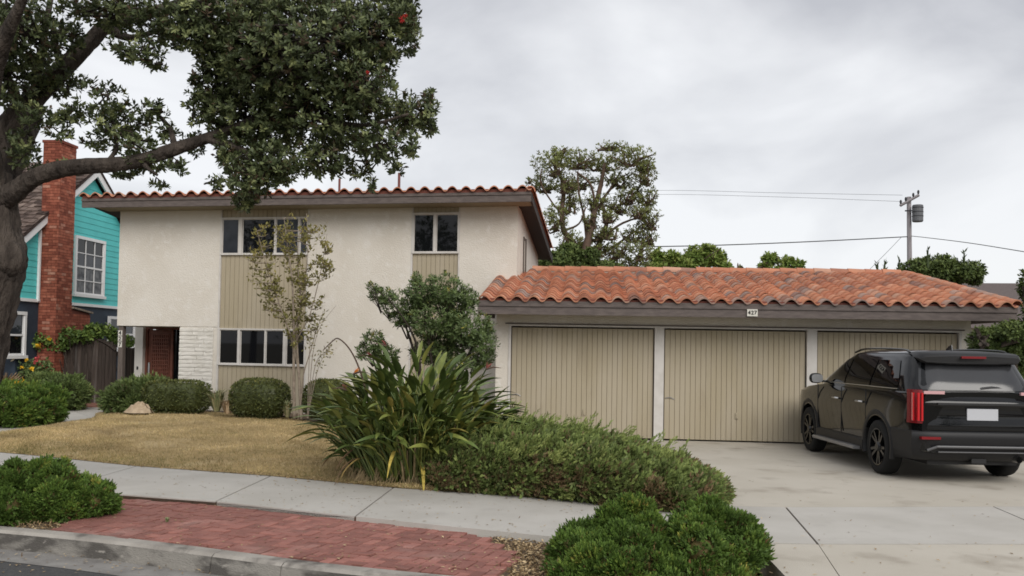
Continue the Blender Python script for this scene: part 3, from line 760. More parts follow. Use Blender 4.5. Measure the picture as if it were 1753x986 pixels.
# narrow window on the right flank
sx0, sx1 = 1.05, 1.5
sw = MB()
z0_, z1_ = 3.25, 4.35
for (a, b, c, d) in ((sx0, sx1, z1_ - .05, z1_), (sx0, sx1, z0_, z0_ + .05)): sw.prism([(-SK * a - .01, a), (-SK * a + .03, a), (-SK * b + .03, b), (-SK * b - .01, b)], 2, c, d)
for a, b in ((sx0 - .04, sx0), (sx1, sx1 + .04)): sw.prism([(-SK * a - .01, a), (-SK * a + .05, a), (-SK * b + .05, b), (-SK * b - .01, b)], 2, z0_, z1_)
so = part(sw, 'window', 'post', house); so['label'] = 'narrow brown framed window on the side wall'
mb = MB(); mb.prism([(-SK * sx0 - .01, sx0), (-SK * sx0 + .01, sx0), (-SK * sx1 + .01, sx1), (-SK * sx1 - .01, sx1)], 2, z0_ + .05, z1_ - .05); part(mb, 'pane', 'glass', so)
# vent pipes and aerials on the roof
def rooftop(u, v0, v1, y, name, label, cat, rad, mat):
    p = HF.front(u, v0, y); q = HF.front(u, v1, y)
    z0 = rz(y) + .05
    o = MB().tube([(0, 0, 0), (0, 0, q[2] - z0)], rad, 10).build(name, M[mat]); o.location = HF.w((p[0], y, z0)); tag(o, label, cat); return o
rooftop(683, 320, 296, 2.2, 'vent_pipe', 'tall rusty vent pipe standing on the tiled roof', 'vent pipe', .035, 'rust')
rooftop(581, 320, 306, 2.2, 'vent_pipe', 'short rusty vent pipe on the roof just below the tree foliage', 'vent pipe', .03, 'rust')
ant = thing('tv_aerial', 'thin bare aerial rods leaning on the upper roof', 'aerial', HF.w((HF.front(668, 318, 2.0)[0], 2.0, rz(2.0))))
mb = MB(); mb.tube([(0, 0, -.1), (-.08, 0, .62)], .008, 5); part(mb, 'mast', 'metal', ant)
for k, (dx, h) in enumerate(((-.22, .5), (-.3, .42), (-.02, .55), (-.12, .7))):
    mb = MB(); mb.tube([(dx + .25, 0, -.05), (dx, 0.02 * k, h)], .006, 5); part(mb, 'rod', 'metal', ant)
# number tiles on the entry post
def plaque(name, label, fr_, spots_, sw_, sh_, size, yfront):
    o = thing(name, label, 'house number', fr_.w((spots_[0][1], yfront, spots_[0][2])), fr_.a)
    for ch, x, z in spots_:
        t = MB(); t.box(x - spots_[0][1] - sw_ / 2, x - spots_[0][1] + sw_ / 2, -.012, 0, z - spots_[0][2] - sh_ / 2, z - spots_[0][2] + sh_ / 2)
        tt_ = part(t, 'number_tile', 'sign', o)
        g = link('digit', digit_mesh(ch, size, 'digit'), tt_, loc=(x - spots_[0][1], -.014, z - spots_[0][2]), rot=(R(90), 0, 0))
    return o
pc = (px0 + px1) / 2 - .01
plaque('post_number', 'white number tiles 427 stacked down the brown entry post', HF, [(c, pc, hz(204, v)) for c, v in (('4', 570), ('2', 580), ('7', 590))], .105, .125, .13, .03)

# ------------------------------------------------------------------ garage
gb = G(1137, 754.5)
gl = Frame(gb[0], gb[1], -R(5))
GX0 = gl.front(848, 650)[0]
GF = Frame(*gl.w((GX0, 0, 0))[:2], -R(5))
garage = thing('triple_garage', 'low three-door garage wing with beige grooved doors under an orange clay tiled roof', 'garage', tuple(GF.o), GF.a)
gx = lambda u, v=650: GF.front(u, v)[0]
zd = GF.front(1137, 563.5)[2]; zh = zd + .055
GE = -.75
zeb = GF.front(1240, 543, GE)[2]; zet = GF.front(1240, 524, GE)[2]
xGR = gx(1662); XE0, XE1 = GF.front(818, 528, GE)[0], GF.front(1741, 535, GE)[0]
dxs = [(gx(874), gx(1119)), (gx(1137), gx(1380)), (gx(1399), gx(1641))]
gw = MB()
gw.box(0, dxs[0][0] - .05, 0, .25, -.2, zeb + .3); gw.box(dxs[2][1] + .05, xGR, 0, .25, -.2, zeb + .3)
gw.box(dxs[0][0] - .05, dxs[2][1] + .05, 0.001, .25, zh, zeb + .3)
GD = 7.6
gw.box(0, .2, .25, GD, -.2, zeb + .3); gw.box(xGR - .2, xGR, .25, GD, -.2, zeb + .3); gw.box(.2, xGR - .2, GD - .2, GD, -.2, zeb + .3)
part(gw, 'wall', 'stucco', garage)
for a, b in ((dxs[0][1], dxs[1][0]), (dxs[1][1], dxs[2][0])):
    mb = MB(); mb.box(a + .01, b - .01, -.02, .2, -.1, zd + .02); part(mb, 'door_post', 'trim', garage)
tr = MB(); tr.box(dxs[0][0] - .05, dxs[2][1] + .05, -.018, .15, zd + .02, zh - .002)
tr.box(dxs[0][0] - .05, dxs[0][0] - .004, -.018, .15, -.1, zd + .018); tr.box(dxs[2][1] + .004, dxs[2][1] + .05, -.018, .15, -.1, zd + .018)
part(tr, 'door_trim', 'trim', garage)
mb = MB(); mb.box(dxs[0][0] - .12, dxs[2][1] + .1, -.03, .0, zh + .0, zh + .022); part(mb, 'drip_rail', 'fascia', garage)
for i, (a, b) in enumerate(dxs):
    d = MB(); boards(d, a + .012, b - .012, .035, zd - .012, .05, .098, .007, .010)
    dr_ = part(d, 'garage_door', 'siding', garage)
    bk = MB(); bk.box(a + .006, b - .006, .0605, .10, .03, zd - .006); part(bk, 'door_backing', 'groove', dr_)
    hdl = MB(); hx_ = a + .52 * (b - a); hdl.box(hx_ - .03, hx_ + .03, .03, .05, .45, .57); hdl.box(hx_ - .012, hx_ + .012, .015, .03, .47, .55); part(hdl, 'lock_plate', 'siding', dr_)
    hg = MB(); hg.tube([(a + .02, .045, .82), (a + .12, .03, .84), (a + .2, .045, .8)], .008, 5); part(hg, 'hasp', 'metal', dr_)
sl = MB(); sl.box(.2, xGR - .2, .12, GD - .2, -.05, -.02); part(sl, 'floor_slab', 'drive', garage)
ev = MB()
ev.add([(XE0 + .02, GE + .04, zeb + .05), (XE1 - .02, GE + .04, zeb + .05), (XE1 - .02, 0, zeb + .05), (XE0 + .02, 0, zeb + .05)], [(0, 1, 2, 3)])
PG = .208; YR = GF.to(P(1240, 466, 21.2))[1]; zR0 = GF.front(1240, 520, GE)[2] - .01
zr = lambda y: zR0 + PG * (y - GE)
XH = GF.front(1546, 467, YR)[0]
rf = MB()
V = [(XE0, GE, zr(GE) - .03), (XE1, GE, zr(GE) - .03), (XH, YR, zr(YR) - .03), (XE0, YR, zr(YR) - .03), (XE0, 2 * YR - GE, zr(GE) - .03), (XE1, 2 * YR - GE, zr(GE) - .03)]
rf.add(V, [(0, 1, 2, 3), (3, 2, 5, 4), (1, 5, 2), (0, 3, 4)])
groof = part(rf, 'roof', 'bird_stop', garage)
part(ev, 'eave_soffit', 'soffit', groof)
fg = MB(); fg.box(XE0, XE1, GE - .0, GE + .04, zeb, zeb + (zet - zeb) * .72); fg.box(XE0 - .01, XE1 + .01, GE - .022, GE + .04, zeb + (zet - zeb) * .73, zet + .05)
fg.box(XE0, XE0 + .04, GE + .042, 2.0, zeb, zet); fg.box(XE1 - .04, XE1, GE + .042, 2 * YR - GE, zeb, zet)
part(fg, 'fascia', 'fascia', groof)
SLP = math.atan(PG); LS = (YR - GE) / math.cos(SLP); nr_ = int(round(LS / TE)); te = LS / nr_
ncol = int(round((XE1 - XE0) / TW)); tw = (XE1 - XE0) / ncol
rest = MB(); cnt = 0; cs, sn = math.cos(SLP), math.sin(SLP)
for r in range(nr_):
    y0 = GE - .06 + r * te * cs; z0 = zr(GE) + r * te * sn - .006
    for i in range(ncol):
        x = XE0 + i * tw; t = (y0 - GE) / (YR - GE)
        if x + tw * .5 > XE1 - (XE1 - XH) * t + .12: continue
        jz, jr = rng.normal(0, .0025), rng.normal(0, .007)
        if cnt < 292:
            link('tile', tm, groof, loc=(x, y0, z0 + jz), rot=(SLP + jr * .5, jr * .6, jr), scale=(tw / TW, 1, 1)); cnt += 1
        else:
            V, Fs = tile_geo(tw, .36); V = np.c_[V[:, 0] + x, V[:, 1] * cs - V[:, 2] * sn + y0, V[:, 1] * sn + V[:, 2] * cs + z0 + jz]
            rest.add(V, Fs, rng.uniform())
part(rest, 'upper_tiles', 'tile_far', groof, kind='stuff')
print('garage tiles', cnt, 'rest', rest.n // 33)
m_ = MB(); m_.box(.45, XH, YR - .09, YR + .09, zr(YR) - .06, zr(YR) + .05); part(m_, 'ridge_mortar', 'mortar', groof)
k = 0; x = .45
while x < XH - .1:
    link('ridge_tile', rm, groof, loc=(x, YR, zr(YR) + .035 + rng.normal(0, .004)), rot=(0, 0, rng.normal(0, .01))); x += .385
hv = np.array((XE1 - XH, GE - YR, zr(GE) - zr(YR))); hl = np.linalg.norm(hv); hd_ = hv / hl
for k in range(int(hl / .38)):
    p = np.array((XH, YR, zr(YR) + .03)) + hd_ * (hl - k * .38)
    link('hip_tile', rm, groof, loc=tuple(p), rot=(0, math.asin(hd_[2]) , math.atan2(-hd_[1], -hd_[0])))
bs = MB(); bs.box(XE0 + .01, XE1 - .01, GE - .0, GE + .03, zet + .05, zR0 + .06); part(bs, 'bird_stop', 'bird_stop', groof)
fl = MB(); fl.box(-.1, .95, 2.3, 2.42, zr(2.3) + .0, zr(2.3) + .16)
# number sign on the fascia
sx_ = GF.front(1287.5, 535.5, GE)
sg = thing('number_sign', 'small white sign numbered 427 on the brown garage fascia', 'house number', GF.w((sx_[0], GE - .024, sx_[2])), GF.a)
mb = MB(); mb.box(-.095, .095, -.012, 0, -.065, .065); part(mb, 'plate', 'sign', sg)
for k, ch in enumerate('427'): link('digit', digit_mesh(ch, .1, 'digit'), sg, loc=((k - 1) * .056, -.015, 0), rot=(R(90), 0, 0))

# ------------------------------------------------------------------ turquoise neighbour
q0 = P(33, 512, 22.8)
TF = Frame(q0[0], q0[1], -R(4.2))
nb = thing('turquoise_house', 'turquoise clapboard house with slate base, white trim and cedar shake roof', 'house', tuple(TF.o), TF.a)
ts = lambda u, v, x=0: TF.side(u, v, x)
ap = ts(158, 301); ev_ = ts(34, 414)
ya, za, ze = ap[1], ap[2], ev_[2]; y0_ = ev_[1]; yb = 2 * ya - y0_
zm = ts(160, 524)[2]
XN = -7.0
mb = MB(); mb.prism([(y0_, -.3), (yb, -.3), (yb, zm), (y0_, zm)], 0, XN, -.02); part(mb, 'lower_wall', 'navy', nb)
mb = MB(); mb.prism([(y0_ + .02, zm), (yb - .02, zm), (yb - .02, ze), (ya, za - .05), (y0_ + .02, ze)], 0, XN, -.035); part(mb, 'gable_wall', 'teal', nb)
pz = .165; z = zm + .05; sl_ = (za - ze) / (ya - y0_)
while z < za - .15:
    h = z + pz
    inset = lambda zz: max(0, (zz - ze) / sl_)
    a0, a1 = y0_ + inset(z), yb - inset(z); b0, b1 = y0_ + inset(h), yb - inset(h)
    if b1 - b0 < .05: break
    V = [(0.0, a0, z), (0.0, a1, z), (-.012, b1, h + .01), (-.012, b0, h + .01), (-.02, a0, z), (-.02, a1, z)]
    m_ = MB(); m_.add(V, [(0, 1, 2, 3), (4, 5, 1, 0)]); part(m_, 'plank', 'teal', nb)
    z += pz
mb = MB(); mb.box(-.01, .035, y0_ - .02, yb, zm - .03, zm + .05); part(mb, 'belt_trim', 'white', nb)
# barge boards
for s in (0, 1):
    yy0, yy1 = (y0_ - .35, ya) if s == 0 else (yb + .35, ya)
    zz0 = ze - sl_ * .35
    mb = MB(); V = [(.0, yy0, zz0 - .02), (.0, yy1, za - .02), (.0, yy1, za + .24), (.0, yy0, zz0 + .24)]
    V = [(.12, a, b) for _, a, b in V] + [(.17, a, b) for _, a, b in V]
    mb.add(V, [(0, 1, 2, 3)[::-1], (4, 5, 6, 7), (0, 4, 5, 1)[::-1], (3, 2, 6, 7)[::-1], (0, 3, 7, 4), (1, 5, 6, 2)]); part(mb, 'barge_board', 'white', nb)
    mb = MB(); V = [(XN, yy0, zz0 + .2), (XN, yy1, za + .2), (.2, yy1, za + .2), (.2, yy0, zz0 + .2)]
    V += [(a, b, c + .07) for a, b, c in V]
    mb.add(V, [(0, 1, 2, 3), (4, 5, 6, 7), (0, 4, 7, 3), (3, 7, 6, 2), (0, 1, 5, 4)]); nroof = part(mb, 'roof', 'shake', nb)
    if s == 0:
        sh = MB(); ln = math.hypot(yy1 - yy0, za - zz0); dy, dz = (yy1 - yy0) / ln, (za - zz0) / ln; rws = int(ln / .22)
        for r in range(rws + 1):
            x = XN + rng.uniform(0, .1)
            while x < .2:
                w = rng.uniform(.1, .24); s0 = r * .22 + rng.normal(0, .022); t0 = .022 + rng.uniform(0, .022)
                base = np.array((x, yy0 + dy * s0, zz0 + .275 + dz * s0)); up = np.array((0, dy, dz)) * .3; nn = np.array((0, -dz, dy))
                xx = np.array((min(w - .008, .2 - x), 0, 0))
                V = [base + nn * t0, base + xx + nn * t0, base + xx + up, base + up, base, base + xx]
                sh.add(V, [(0, 1, 2, 3), (4, 5, 1, 0)], rng.uniform()); x += w
        part(sh, 'shakes', 'shake', nroof, kind='stuff')
# chimney with its brick courses
cy0 = TF.side(100, 400, .47)[1]; cy1 = TF.side(127, 400, .47)[1]; cyb = TF.side(154, 560, .47)[1]
zc = TF.side(103, 242, .47)[2]; zsh = TF.side(122, 528, .47)[2]; zsh2 = TF.side(154, 537, .47)[2]
ch = MB(); ch.box(-.02, .46, cy0 + .012, cy1 - .012, -.2, zc - .01); ch.prism([(cy1 - .012, -.2), (cyb - .012, -.2), (cyb - .012, zsh2 - .01), (cy1 - .012, zsh - .01)], 0, -.02, .458)
chim = part(ch, 'chimney', 'cmortar', nb)
cb = MB(); z = -.05; r = 0
while z < zc - .03:
    off = (r % 2) * .105
    def course(fixed, a, b, face):
        x = a - off
        while x < b - .01:
            p, q = max(x, a) + .004, min(x + .21, b) - .004
            if q - p > .02:
                e = rng.uniform(.004, .012)
                if face == 'front': cb.box(p, q, fixed - e, fixed + .03, z, z + .066, rng.uniform())
                else: cb.box(fixed - .03, fixed + e, p, q, z, z + .066, rng.uniform())
            x += .21
    course(cy0 + .004, 0.0, .472, 'front')
    zlim = zsh2 if z > zsh2 - .08 else None
    course(.462, cy0, cy1 if z > zsh2 - .08 else cyb, 'side')
    z += .076; r += 1
part(cb, 'brickwork', 'cbrick', chim, kind='stuff')
mb = MB(); V = [(-.02, cy1, zsh), (.52, cy1, zsh), (.52, cyb + .06, zsh2), (-.02, cyb + .06, zsh2)]; V += [(a, b, c + .05) for a, b, c in V]
mb.add(V, [(3, 2, 1, 0), (4, 5, 6, 7), (1, 2, 6, 5), (2, 3, 7, 6), (0, 4, 5, 1)][1:]); part(mb, 'shoulder_cap', 'bark_tan', chim)
mb = MB(); mb.box(-.04, .5, cy0 - .02, cy1 + .02, zc - .02, zc + .05); part(mb, 'crown_course', 'cbrick', chim)
# windows in the gable wall
def side_window(u0, v0, u1, v1, nx, nz, mats, x=0.02, label=None, sash=True):
    a = TF.side(u0, v0, x); b = TF.side(u1, v1, x)
    ya_, yb_, zt, zb = a[1], b[1], a[2], (TF.side(u0, v1, x)[2])
    zt = TF.side(u0, v0, x)[2]; zb = TF.side((u0 + u1) / 2, v1, x)[2]
    f = .085; mb = MB()
    mb.box(x - .03, x + .04, ya_ - .0, yb_, zt - f, zt); mb.box(x - .03, x + .07, ya_ - .04, yb_ + .04, zb - .03, zb + f * .6)
    mb.box(x - .03, x + .035, ya_, ya_ + f, zb + f * .6, zt - f); mb.box(x - .03, x + .035, yb_ - f, yb_, zb + f * .6, zt - f)
    o = part(mb, 'window', 'white', nb)
    if label: o['label'] = label
    y_0, y_1, z_0, z_1 = ya_ + f, yb_ - f, zb + f * .6, zt - f
    mu = MB()
    for i in range(1, nx): y = y_0 + (y_1 - y_0) * i / nx; mu.box(x - .02, x + .012, y - .012, y + .012, z_0, z_1)
    for j in range(1, nz): z = z_0 + (z_1 - z_0) * j / nz; t = .024 if sash and j == nz // 2 else .012; mu.box(x - .02, x + .016, y_0, y_1, z - t, z + t)
    mu.box(x - .02, x + .014, y_0, y_0 + .03, z_0, z_1); mu.box(x - .02, x + .014, y_1 - .03, y_1, z_0, z_1); mu.box(x - .02, x + .015, y_0, y_1, z_0, z_0 + .05)
    part(mu, 'muntins', 'white', o)
    for i in range(nx):
        for j in range(nz):
            p = MB(); p.box(x - .018, x - .012, y_0 + (y_1 - y_0) * i / nx + .012, y_0 + (y_1 - y_0) * (i + 1) / nx - .012, z_0 + (z_1 - z_0) * j / nz + .012, z_0 + (z_1 - z_0) * (j + 1) / nz - .012)
            part(p, 'pane', mats[j % len(mats)], o)
side_window(129, 402, 177, 508, 3, 4, ['glass_lace', 'glass_lace', 'glass_grey', 'glass'], label='white sash window of twelve panes')
side_window(-12, 530, 42, 612, 2, 2, ['glass', 'glass_grey'], label='lower white framed window beside the tree trunk')
side_window(186, 541, 230, 600, 1, 2, ['glass_grey'], label='small lower window by the stucco house')
# downpipe by the chimney
mb = MB(); mb.box(0.0, .06, cy0 - .12, cy0 - .06, zm, ze + .4); part(mb, 'corner_trim', 'white', nb)

# ------------------------------------------------------------------ background: roof, trees, pole, wires
bh = thing('far_house', 'distant house with a plain grey brown shingle roof beyond the garage', 'house', (0, 0, 0))
r0, r1 = P(1560, 484, 42), P(2150, 487, 42)
e0_, e1_ = P(1500, 560, 38), P(2250, 566, 38)
mb = MB(); mb.add([e0_, e1_, r1, r0, r0 + (0, 5, -2), r1 + (0, 5, -2)], [(0, 1, 2, 3), (3, 2, 5, 4)]); part(mb, 'roof', 'grey_roof', bh)
mb = MB(); mb.box(e0_[0] + .5, e1_[0] - .5, 38.6, 46, -.3, e0_[2] + .1); part(mb, 'wall', 'stucco', bh)
def far_tree(name, label, cat, Y, trunk, limbs, blobs, n, L, mat, bark, k=5, group=None, outer=.55, base=None):
    """limbs: lists of (u, v, radius px); blobs: (u, v, ru, rv)"""
    s = Y / F
    b0 = P(trunk[0][0], trunk[0][1], Y); b0 = np.array((b0[0], Y, -.1))
    t = thing(name, label, cat, tuple(b0), 0, group)
    mb = MB(); pts = [(0, 0, 0)] + [tuple(P(u, v, Y) - b0) for u, v, r in trunk[1:]]
    mb.tube(spline(pts, 5), np.interp(np.linspace(0, 1, (len(pts) - 1) * 5 + 1), np.linspace(0, 1, len(pts)), [r * s * .75 for u, v, r in trunk]), 9, wob=.06)
    for lb in limbs:
        dy = rng.normal(0, 1.2)
        pts = [tuple(P(u, v, Y) - b0 + np.array((0, dy * i / len(lb), 0))) for i, (u, v, r) in enumerate(lb)]
        mb.tube(spline(pts, 5), np.interp(np.linspace(0, 1, (len(pts) - 1) * 5 + 1), np.linspace(0, 1, len(pts)), [r * s * .5 for u, v, r in lb]), 7, wob=.06)
    part(mb, 'trunk', bark, t, True)
    mb2 = MB(); cr = MB(); ar = np.array([b[2] * b[3] for b in blobs], float); ar /= ar.sum()
    for b, a in zip(blobs, ar):
        c = P(b[0], b[1], Y) - b0; rr = (b[2] * s, (b[2] + b[3]) / 2 * s, b[3] * s)
        c[1] += rng.normal(0, .5) * rr[0]
        m = max(4, int(n * a)); q, d = inblob((*c, *rr), m, outer)
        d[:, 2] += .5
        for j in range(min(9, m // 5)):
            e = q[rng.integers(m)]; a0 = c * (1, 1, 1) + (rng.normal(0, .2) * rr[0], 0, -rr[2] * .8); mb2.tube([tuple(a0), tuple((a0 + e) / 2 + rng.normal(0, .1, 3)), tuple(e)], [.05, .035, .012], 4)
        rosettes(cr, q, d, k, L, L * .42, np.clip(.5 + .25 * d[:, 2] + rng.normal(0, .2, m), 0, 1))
    part(cr, 'crown', mat, t)
    if mb2.n: part(mb2, 'twigs', bark, t, kind='stuff')
    return t
random.seed(3)
tb = [(945, 285, 32, 20), (985, 270, 35, 16), (1030, 268, 38, 15), (1075, 275, 34, 18), (1100, 300, 18, 20), (930, 310, 24, 16), (1000, 300, 30, 14), (1060, 305, 30, 16), (1105, 335, 18, 18),
      (1080, 335, 22, 16), (1110, 372, 20, 22), (1090, 365, 20, 12), (975, 345, 18, 20), (950, 375, 20, 22), (1020, 345, 22, 16), (1060, 350, 22, 14), (1040, 372, 16, 12), (1085, 400, 22, 14), (1110, 405, 16, 14),
      (1040, 400, 16, 12), (1010, 380, 14, 12), (1095, 430, 18, 18), (1060, 425, 22, 14), (1030, 425, 20, 12), (905, 309, 7, 5), (965, 320, 20, 14), (975, 410, 20, 14), (1000, 415, 18, 12), (1050, 445, 34, 12), (1090, 450, 20, 12), (1025, 400, 18, 12), (1105, 285, 16, 12), (960, 260, 18, 8), (1045, 255, 26, 7)]
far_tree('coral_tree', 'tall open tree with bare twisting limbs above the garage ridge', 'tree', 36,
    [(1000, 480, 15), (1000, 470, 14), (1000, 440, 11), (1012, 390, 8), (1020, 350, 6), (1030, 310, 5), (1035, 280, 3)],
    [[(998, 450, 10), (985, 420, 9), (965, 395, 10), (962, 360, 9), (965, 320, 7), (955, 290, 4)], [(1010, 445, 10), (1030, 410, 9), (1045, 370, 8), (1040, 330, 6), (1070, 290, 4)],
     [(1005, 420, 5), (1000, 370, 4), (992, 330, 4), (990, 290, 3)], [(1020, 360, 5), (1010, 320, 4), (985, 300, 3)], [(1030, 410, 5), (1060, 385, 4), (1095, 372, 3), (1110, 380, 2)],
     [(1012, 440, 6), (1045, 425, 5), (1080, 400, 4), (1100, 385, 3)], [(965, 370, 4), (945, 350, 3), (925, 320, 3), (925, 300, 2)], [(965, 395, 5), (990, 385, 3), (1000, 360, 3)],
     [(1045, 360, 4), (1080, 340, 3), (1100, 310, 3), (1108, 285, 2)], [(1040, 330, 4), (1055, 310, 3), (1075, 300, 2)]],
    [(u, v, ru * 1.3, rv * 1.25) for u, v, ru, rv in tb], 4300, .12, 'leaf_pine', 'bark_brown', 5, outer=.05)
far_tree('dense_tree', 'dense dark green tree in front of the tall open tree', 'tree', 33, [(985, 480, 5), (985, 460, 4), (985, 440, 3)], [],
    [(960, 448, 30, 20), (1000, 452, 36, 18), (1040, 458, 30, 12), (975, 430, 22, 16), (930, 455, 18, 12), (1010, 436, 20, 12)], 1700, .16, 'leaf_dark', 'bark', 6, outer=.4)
far_tree('leafy_tree', 'bright green leafy tree just right of the tall open tree', 'tree', 40, [(1190, 480, 4), (1190, 460, 3), (1200, 435, 2)], [[(1190, 455, 2), (1170, 430, 1.2)], [(1195, 450, 2), (1225, 430, 1.2)]],
    [(1190, 440, 22, 20), (1220, 440, 28, 18), (1240, 455, 16, 12), (1150, 445, 24, 16), (1125, 440, 14, 16), (1120, 458, 20, 8), (1170, 455, 24, 12), (1212, 425, 14, 8)], 950, .22, 'leaf_bright', 'bark_brown', 6, outer=.3)
far_tree('leafy_tree', 'small bright green tree alone above the middle of the garage ridge', 'tree', 40, [(1332, 480, 3), (1332, 462, 2.5), (1330, 440, 1.5)], [[(1335, 458, 1.5), (1365, 446, 1)]],
    [(1320, 442, 15, 11), (1345, 450, 16, 9), (1368, 451, 12, 7), (1310, 456, 12, 6), (1335, 460, 22, 4)], 300, .2, 'leaf_bright', 'bark_brown', 6, outer=.2)
far_tree('sapling', 'tiny twiggy treetop peeping over the garage ridge left of the lone tree', 'tree', 40, [(1262, 480, 1.5), (1262, 468, 1), (1265, 458, .7)], [], [(1268, 460, 7, 5), (1255, 464, 6, 3)], 40, .18, 'leaf_pine', 'bark_brown', 5)
far_tree('bushy_tree', 'dark green bushy tree with spiky top behind the garage hip', 'tree', 34, [(1610, 500, 6), (1610, 480, 5), (1610, 460, 4)], [],
    [(1570, 462, 28, 20), (1610, 458, 34, 22), (1650, 465, 30, 18), (1625, 475, 50, 12), (1545, 468, 14, 10), (1590, 448, 16, 10), (1672, 478, 14, 10)], 1700, .16, 'leaf_dark', 'bark', 6, outer=.4)
for i, (u, v0, v1) in enumerate(((1503, 466, 452), (1514, 466, 448), (1540, 460, 444), (1588, 446, 428), (1650, 458, 430))):
    b = P(u, v0 + 14, 33.5); t_ = P(u + random.uniform(-3, 3), v1, 33.5)
    mb = MB(); mb.tube([(0, 0, 0), tuple((t_ - b) * .6), tuple(t_ - b)], [.07, .05, .01], 5); 
    hgt = np.linalg.norm(t_ - b); q = np.linspace(.3, 1, 16)[:, None] * (t_ - b)[None]; leaves(mb, q, unit(rdir(16) * .7 + [0, 0, 1]), .2, .06, .5)
    o = mb.build('flower_spike', M['leaf_dark']); o.location = b
    tag(o, ['leftmost slim dark plant spike above the end of the garage ridge', 'second slim plant spike from the left above the garage ridge end', 'slim plant spike left of the utility pole foot against the bush', 'slim plant spike just right of the utility pole', 'tallest slim plant spike rising from the right of the dark bushy tree'][i], 'plant', 'plant spikes behind the garage')
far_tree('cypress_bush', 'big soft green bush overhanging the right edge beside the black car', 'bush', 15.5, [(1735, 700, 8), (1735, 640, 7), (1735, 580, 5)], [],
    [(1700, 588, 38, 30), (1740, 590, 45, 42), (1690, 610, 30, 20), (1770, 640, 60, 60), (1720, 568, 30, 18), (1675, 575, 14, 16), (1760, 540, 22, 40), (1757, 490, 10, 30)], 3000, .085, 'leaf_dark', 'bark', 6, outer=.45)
# pole
py_ = 47.0
pb = P(1560, 520, py_); ptop = P(1556, 337, py_)
pole = thing('utility_pole', 'weathered wooden utility pole with crossarm and can transformer', 'utility pole', (pb[0], py_, -.3))
o_ = np.array((pb[0], py_, -.3))
mb = MB(); mb.tube([(0, 0, 0), tuple(ptop - o_)], [.15, .11], 12); part(mb, 'shaft', 'pole', pole, True)
a, b = P(1541, 352, py_ - .3) - o_, P(1573, 334, py_ - .2) - o_
ca = MB(); ca.tube([tuple(a), tuple(b)], .075, 4); part(ca, 'crossarm', 'pole', pole)
for t in (.03, .3, .7, .97):
    mb = MB(); p = a + (b - a) * t; mb.lathe([(0, .03), (.08, .06), (.16, .06), (.22, .03)], 2, 8, tuple(p + (0, 0, .06))); part(mb, 'insulator', 'wire', pole)
c = P(1571, 364, py_ - .3) - o_
mb = MB(); mb.lathe([(-.48, 0), (-.48, .24), (-.44, .27), (.36, .27), (.40, .24), (.42, .0)], 2, 18, tuple(c)); tf = part(mb, 'transformer', 'trafo', pole)
for k in range(3):
    mb = MB(); mb.lathe([(-.2 + k * .22, .285), (-.17 + k * .22, .285)], 2, 18, tuple(c)); part(mb, 'band', 'wire', tf)
mb = MB(); mb.tube([tuple(c + (-.3, 0, .1)), tuple(c + (-.62, .1, .1))], .04, 6); part(mb, 'bracket', 'wire', tf)
def wire(label, pts, Ys, r=.018, sag=0.0, group=None, name='power_line'):
    w = [P(u, v, y) for (u, v), y in zip(pts, Ys)]; w0 = w[0]; r = r * .75
    q = spline([tuple(x - w0) for x in w], 10)
    t = np.linspace(0, 1, len(q)); q[:, 2] -= sag * 4 * t * (1 - t)
    mb = MB(); mb.tube(q, r, 5); o = mb.build(name, M['wire']); o.location = w0; tag(o, label, 'cable', group); return o
wire('upper of the two faint wires running left from the crossarm', [(1545, 334), (1330, 330), (1126, 326), (1010, 335)], [py_, 50, 54, 57], .011)
wire('lower of the two faint wires running left from the crossarm', [(1545, 345), (1330, 337), (1126, 333), (1010, 342)], [py_, 50, 54, 57], .011)
wire('dark cable sloping from the pole down to the left behind the trees', [(1556, 405), (1400, 413), (1250, 419), (1122, 422), (900, 424)], [py_, 46, 45, 44, 43], .035)
wire('cable running off to the right from the pole', [(1560, 404), (1588, 407), (1660, 416), (1760, 432), (1900, 455)], [py_, 44, 38, 33, 28], .022)
wire('thin guy wire slanting from the pole down behind the ridge', [(1543, 406), (1520, 430), (1482, 468), (1460, 490)], [py_, 46.5, 46, 45.5], .014, name='guy_wire')

# trees across the street, behind the camera: seen as reflections in the window panes and the car
for (x, y, h, r_, lab) in ((-36, -17, 12.5, 6.5, 'wide street tree across the road reflected in the left windows'), (-22, -19, 11.5, 5.0, 'round street tree across the road reflected in the right windows'), (17, -16, 9.0, 4.5, 'street tree across the road reflected in the black car')):
    t_ = thing('street_tree', lab, 'tree', (x, y, -.2))
    mb = MB(); mb.tube(spline([(0, 0, 0), (.1, 0, h * .3), (0, .1, h * .6), (.2, 0, h * .85)], 4), np.linspace(.28, .08, 13), 9); 
    for k in range(6): a = k * 1.05; mb.tube([(0, 0, h * .35), (math.cos(a) * r_ * .4, math.sin(a) * r_ * .4, h * .6), (math.cos(a) * r_ * .8, math.sin(a) * r_ * .8, h * .75)], [.12, .08, .03], 6)
    part(mb, 'trunk', 'bark', t_, True)
    cr = MB()
    for k in range(16):
        c = np.array((0, 0, h * .56)) + rdir(1)[0] * [r_ * .7, r_ * .7, h * .3]; q, d = inblob((*c, r_ * .42, r_ * .42, h * .16), 70, .3); rosettes(cr, q, d, 6, .32, .13, np.clip(rng.normal(.5, .2, 70), 0, 1))
    part(cr, 'crown', 'leaf_dark', t_)

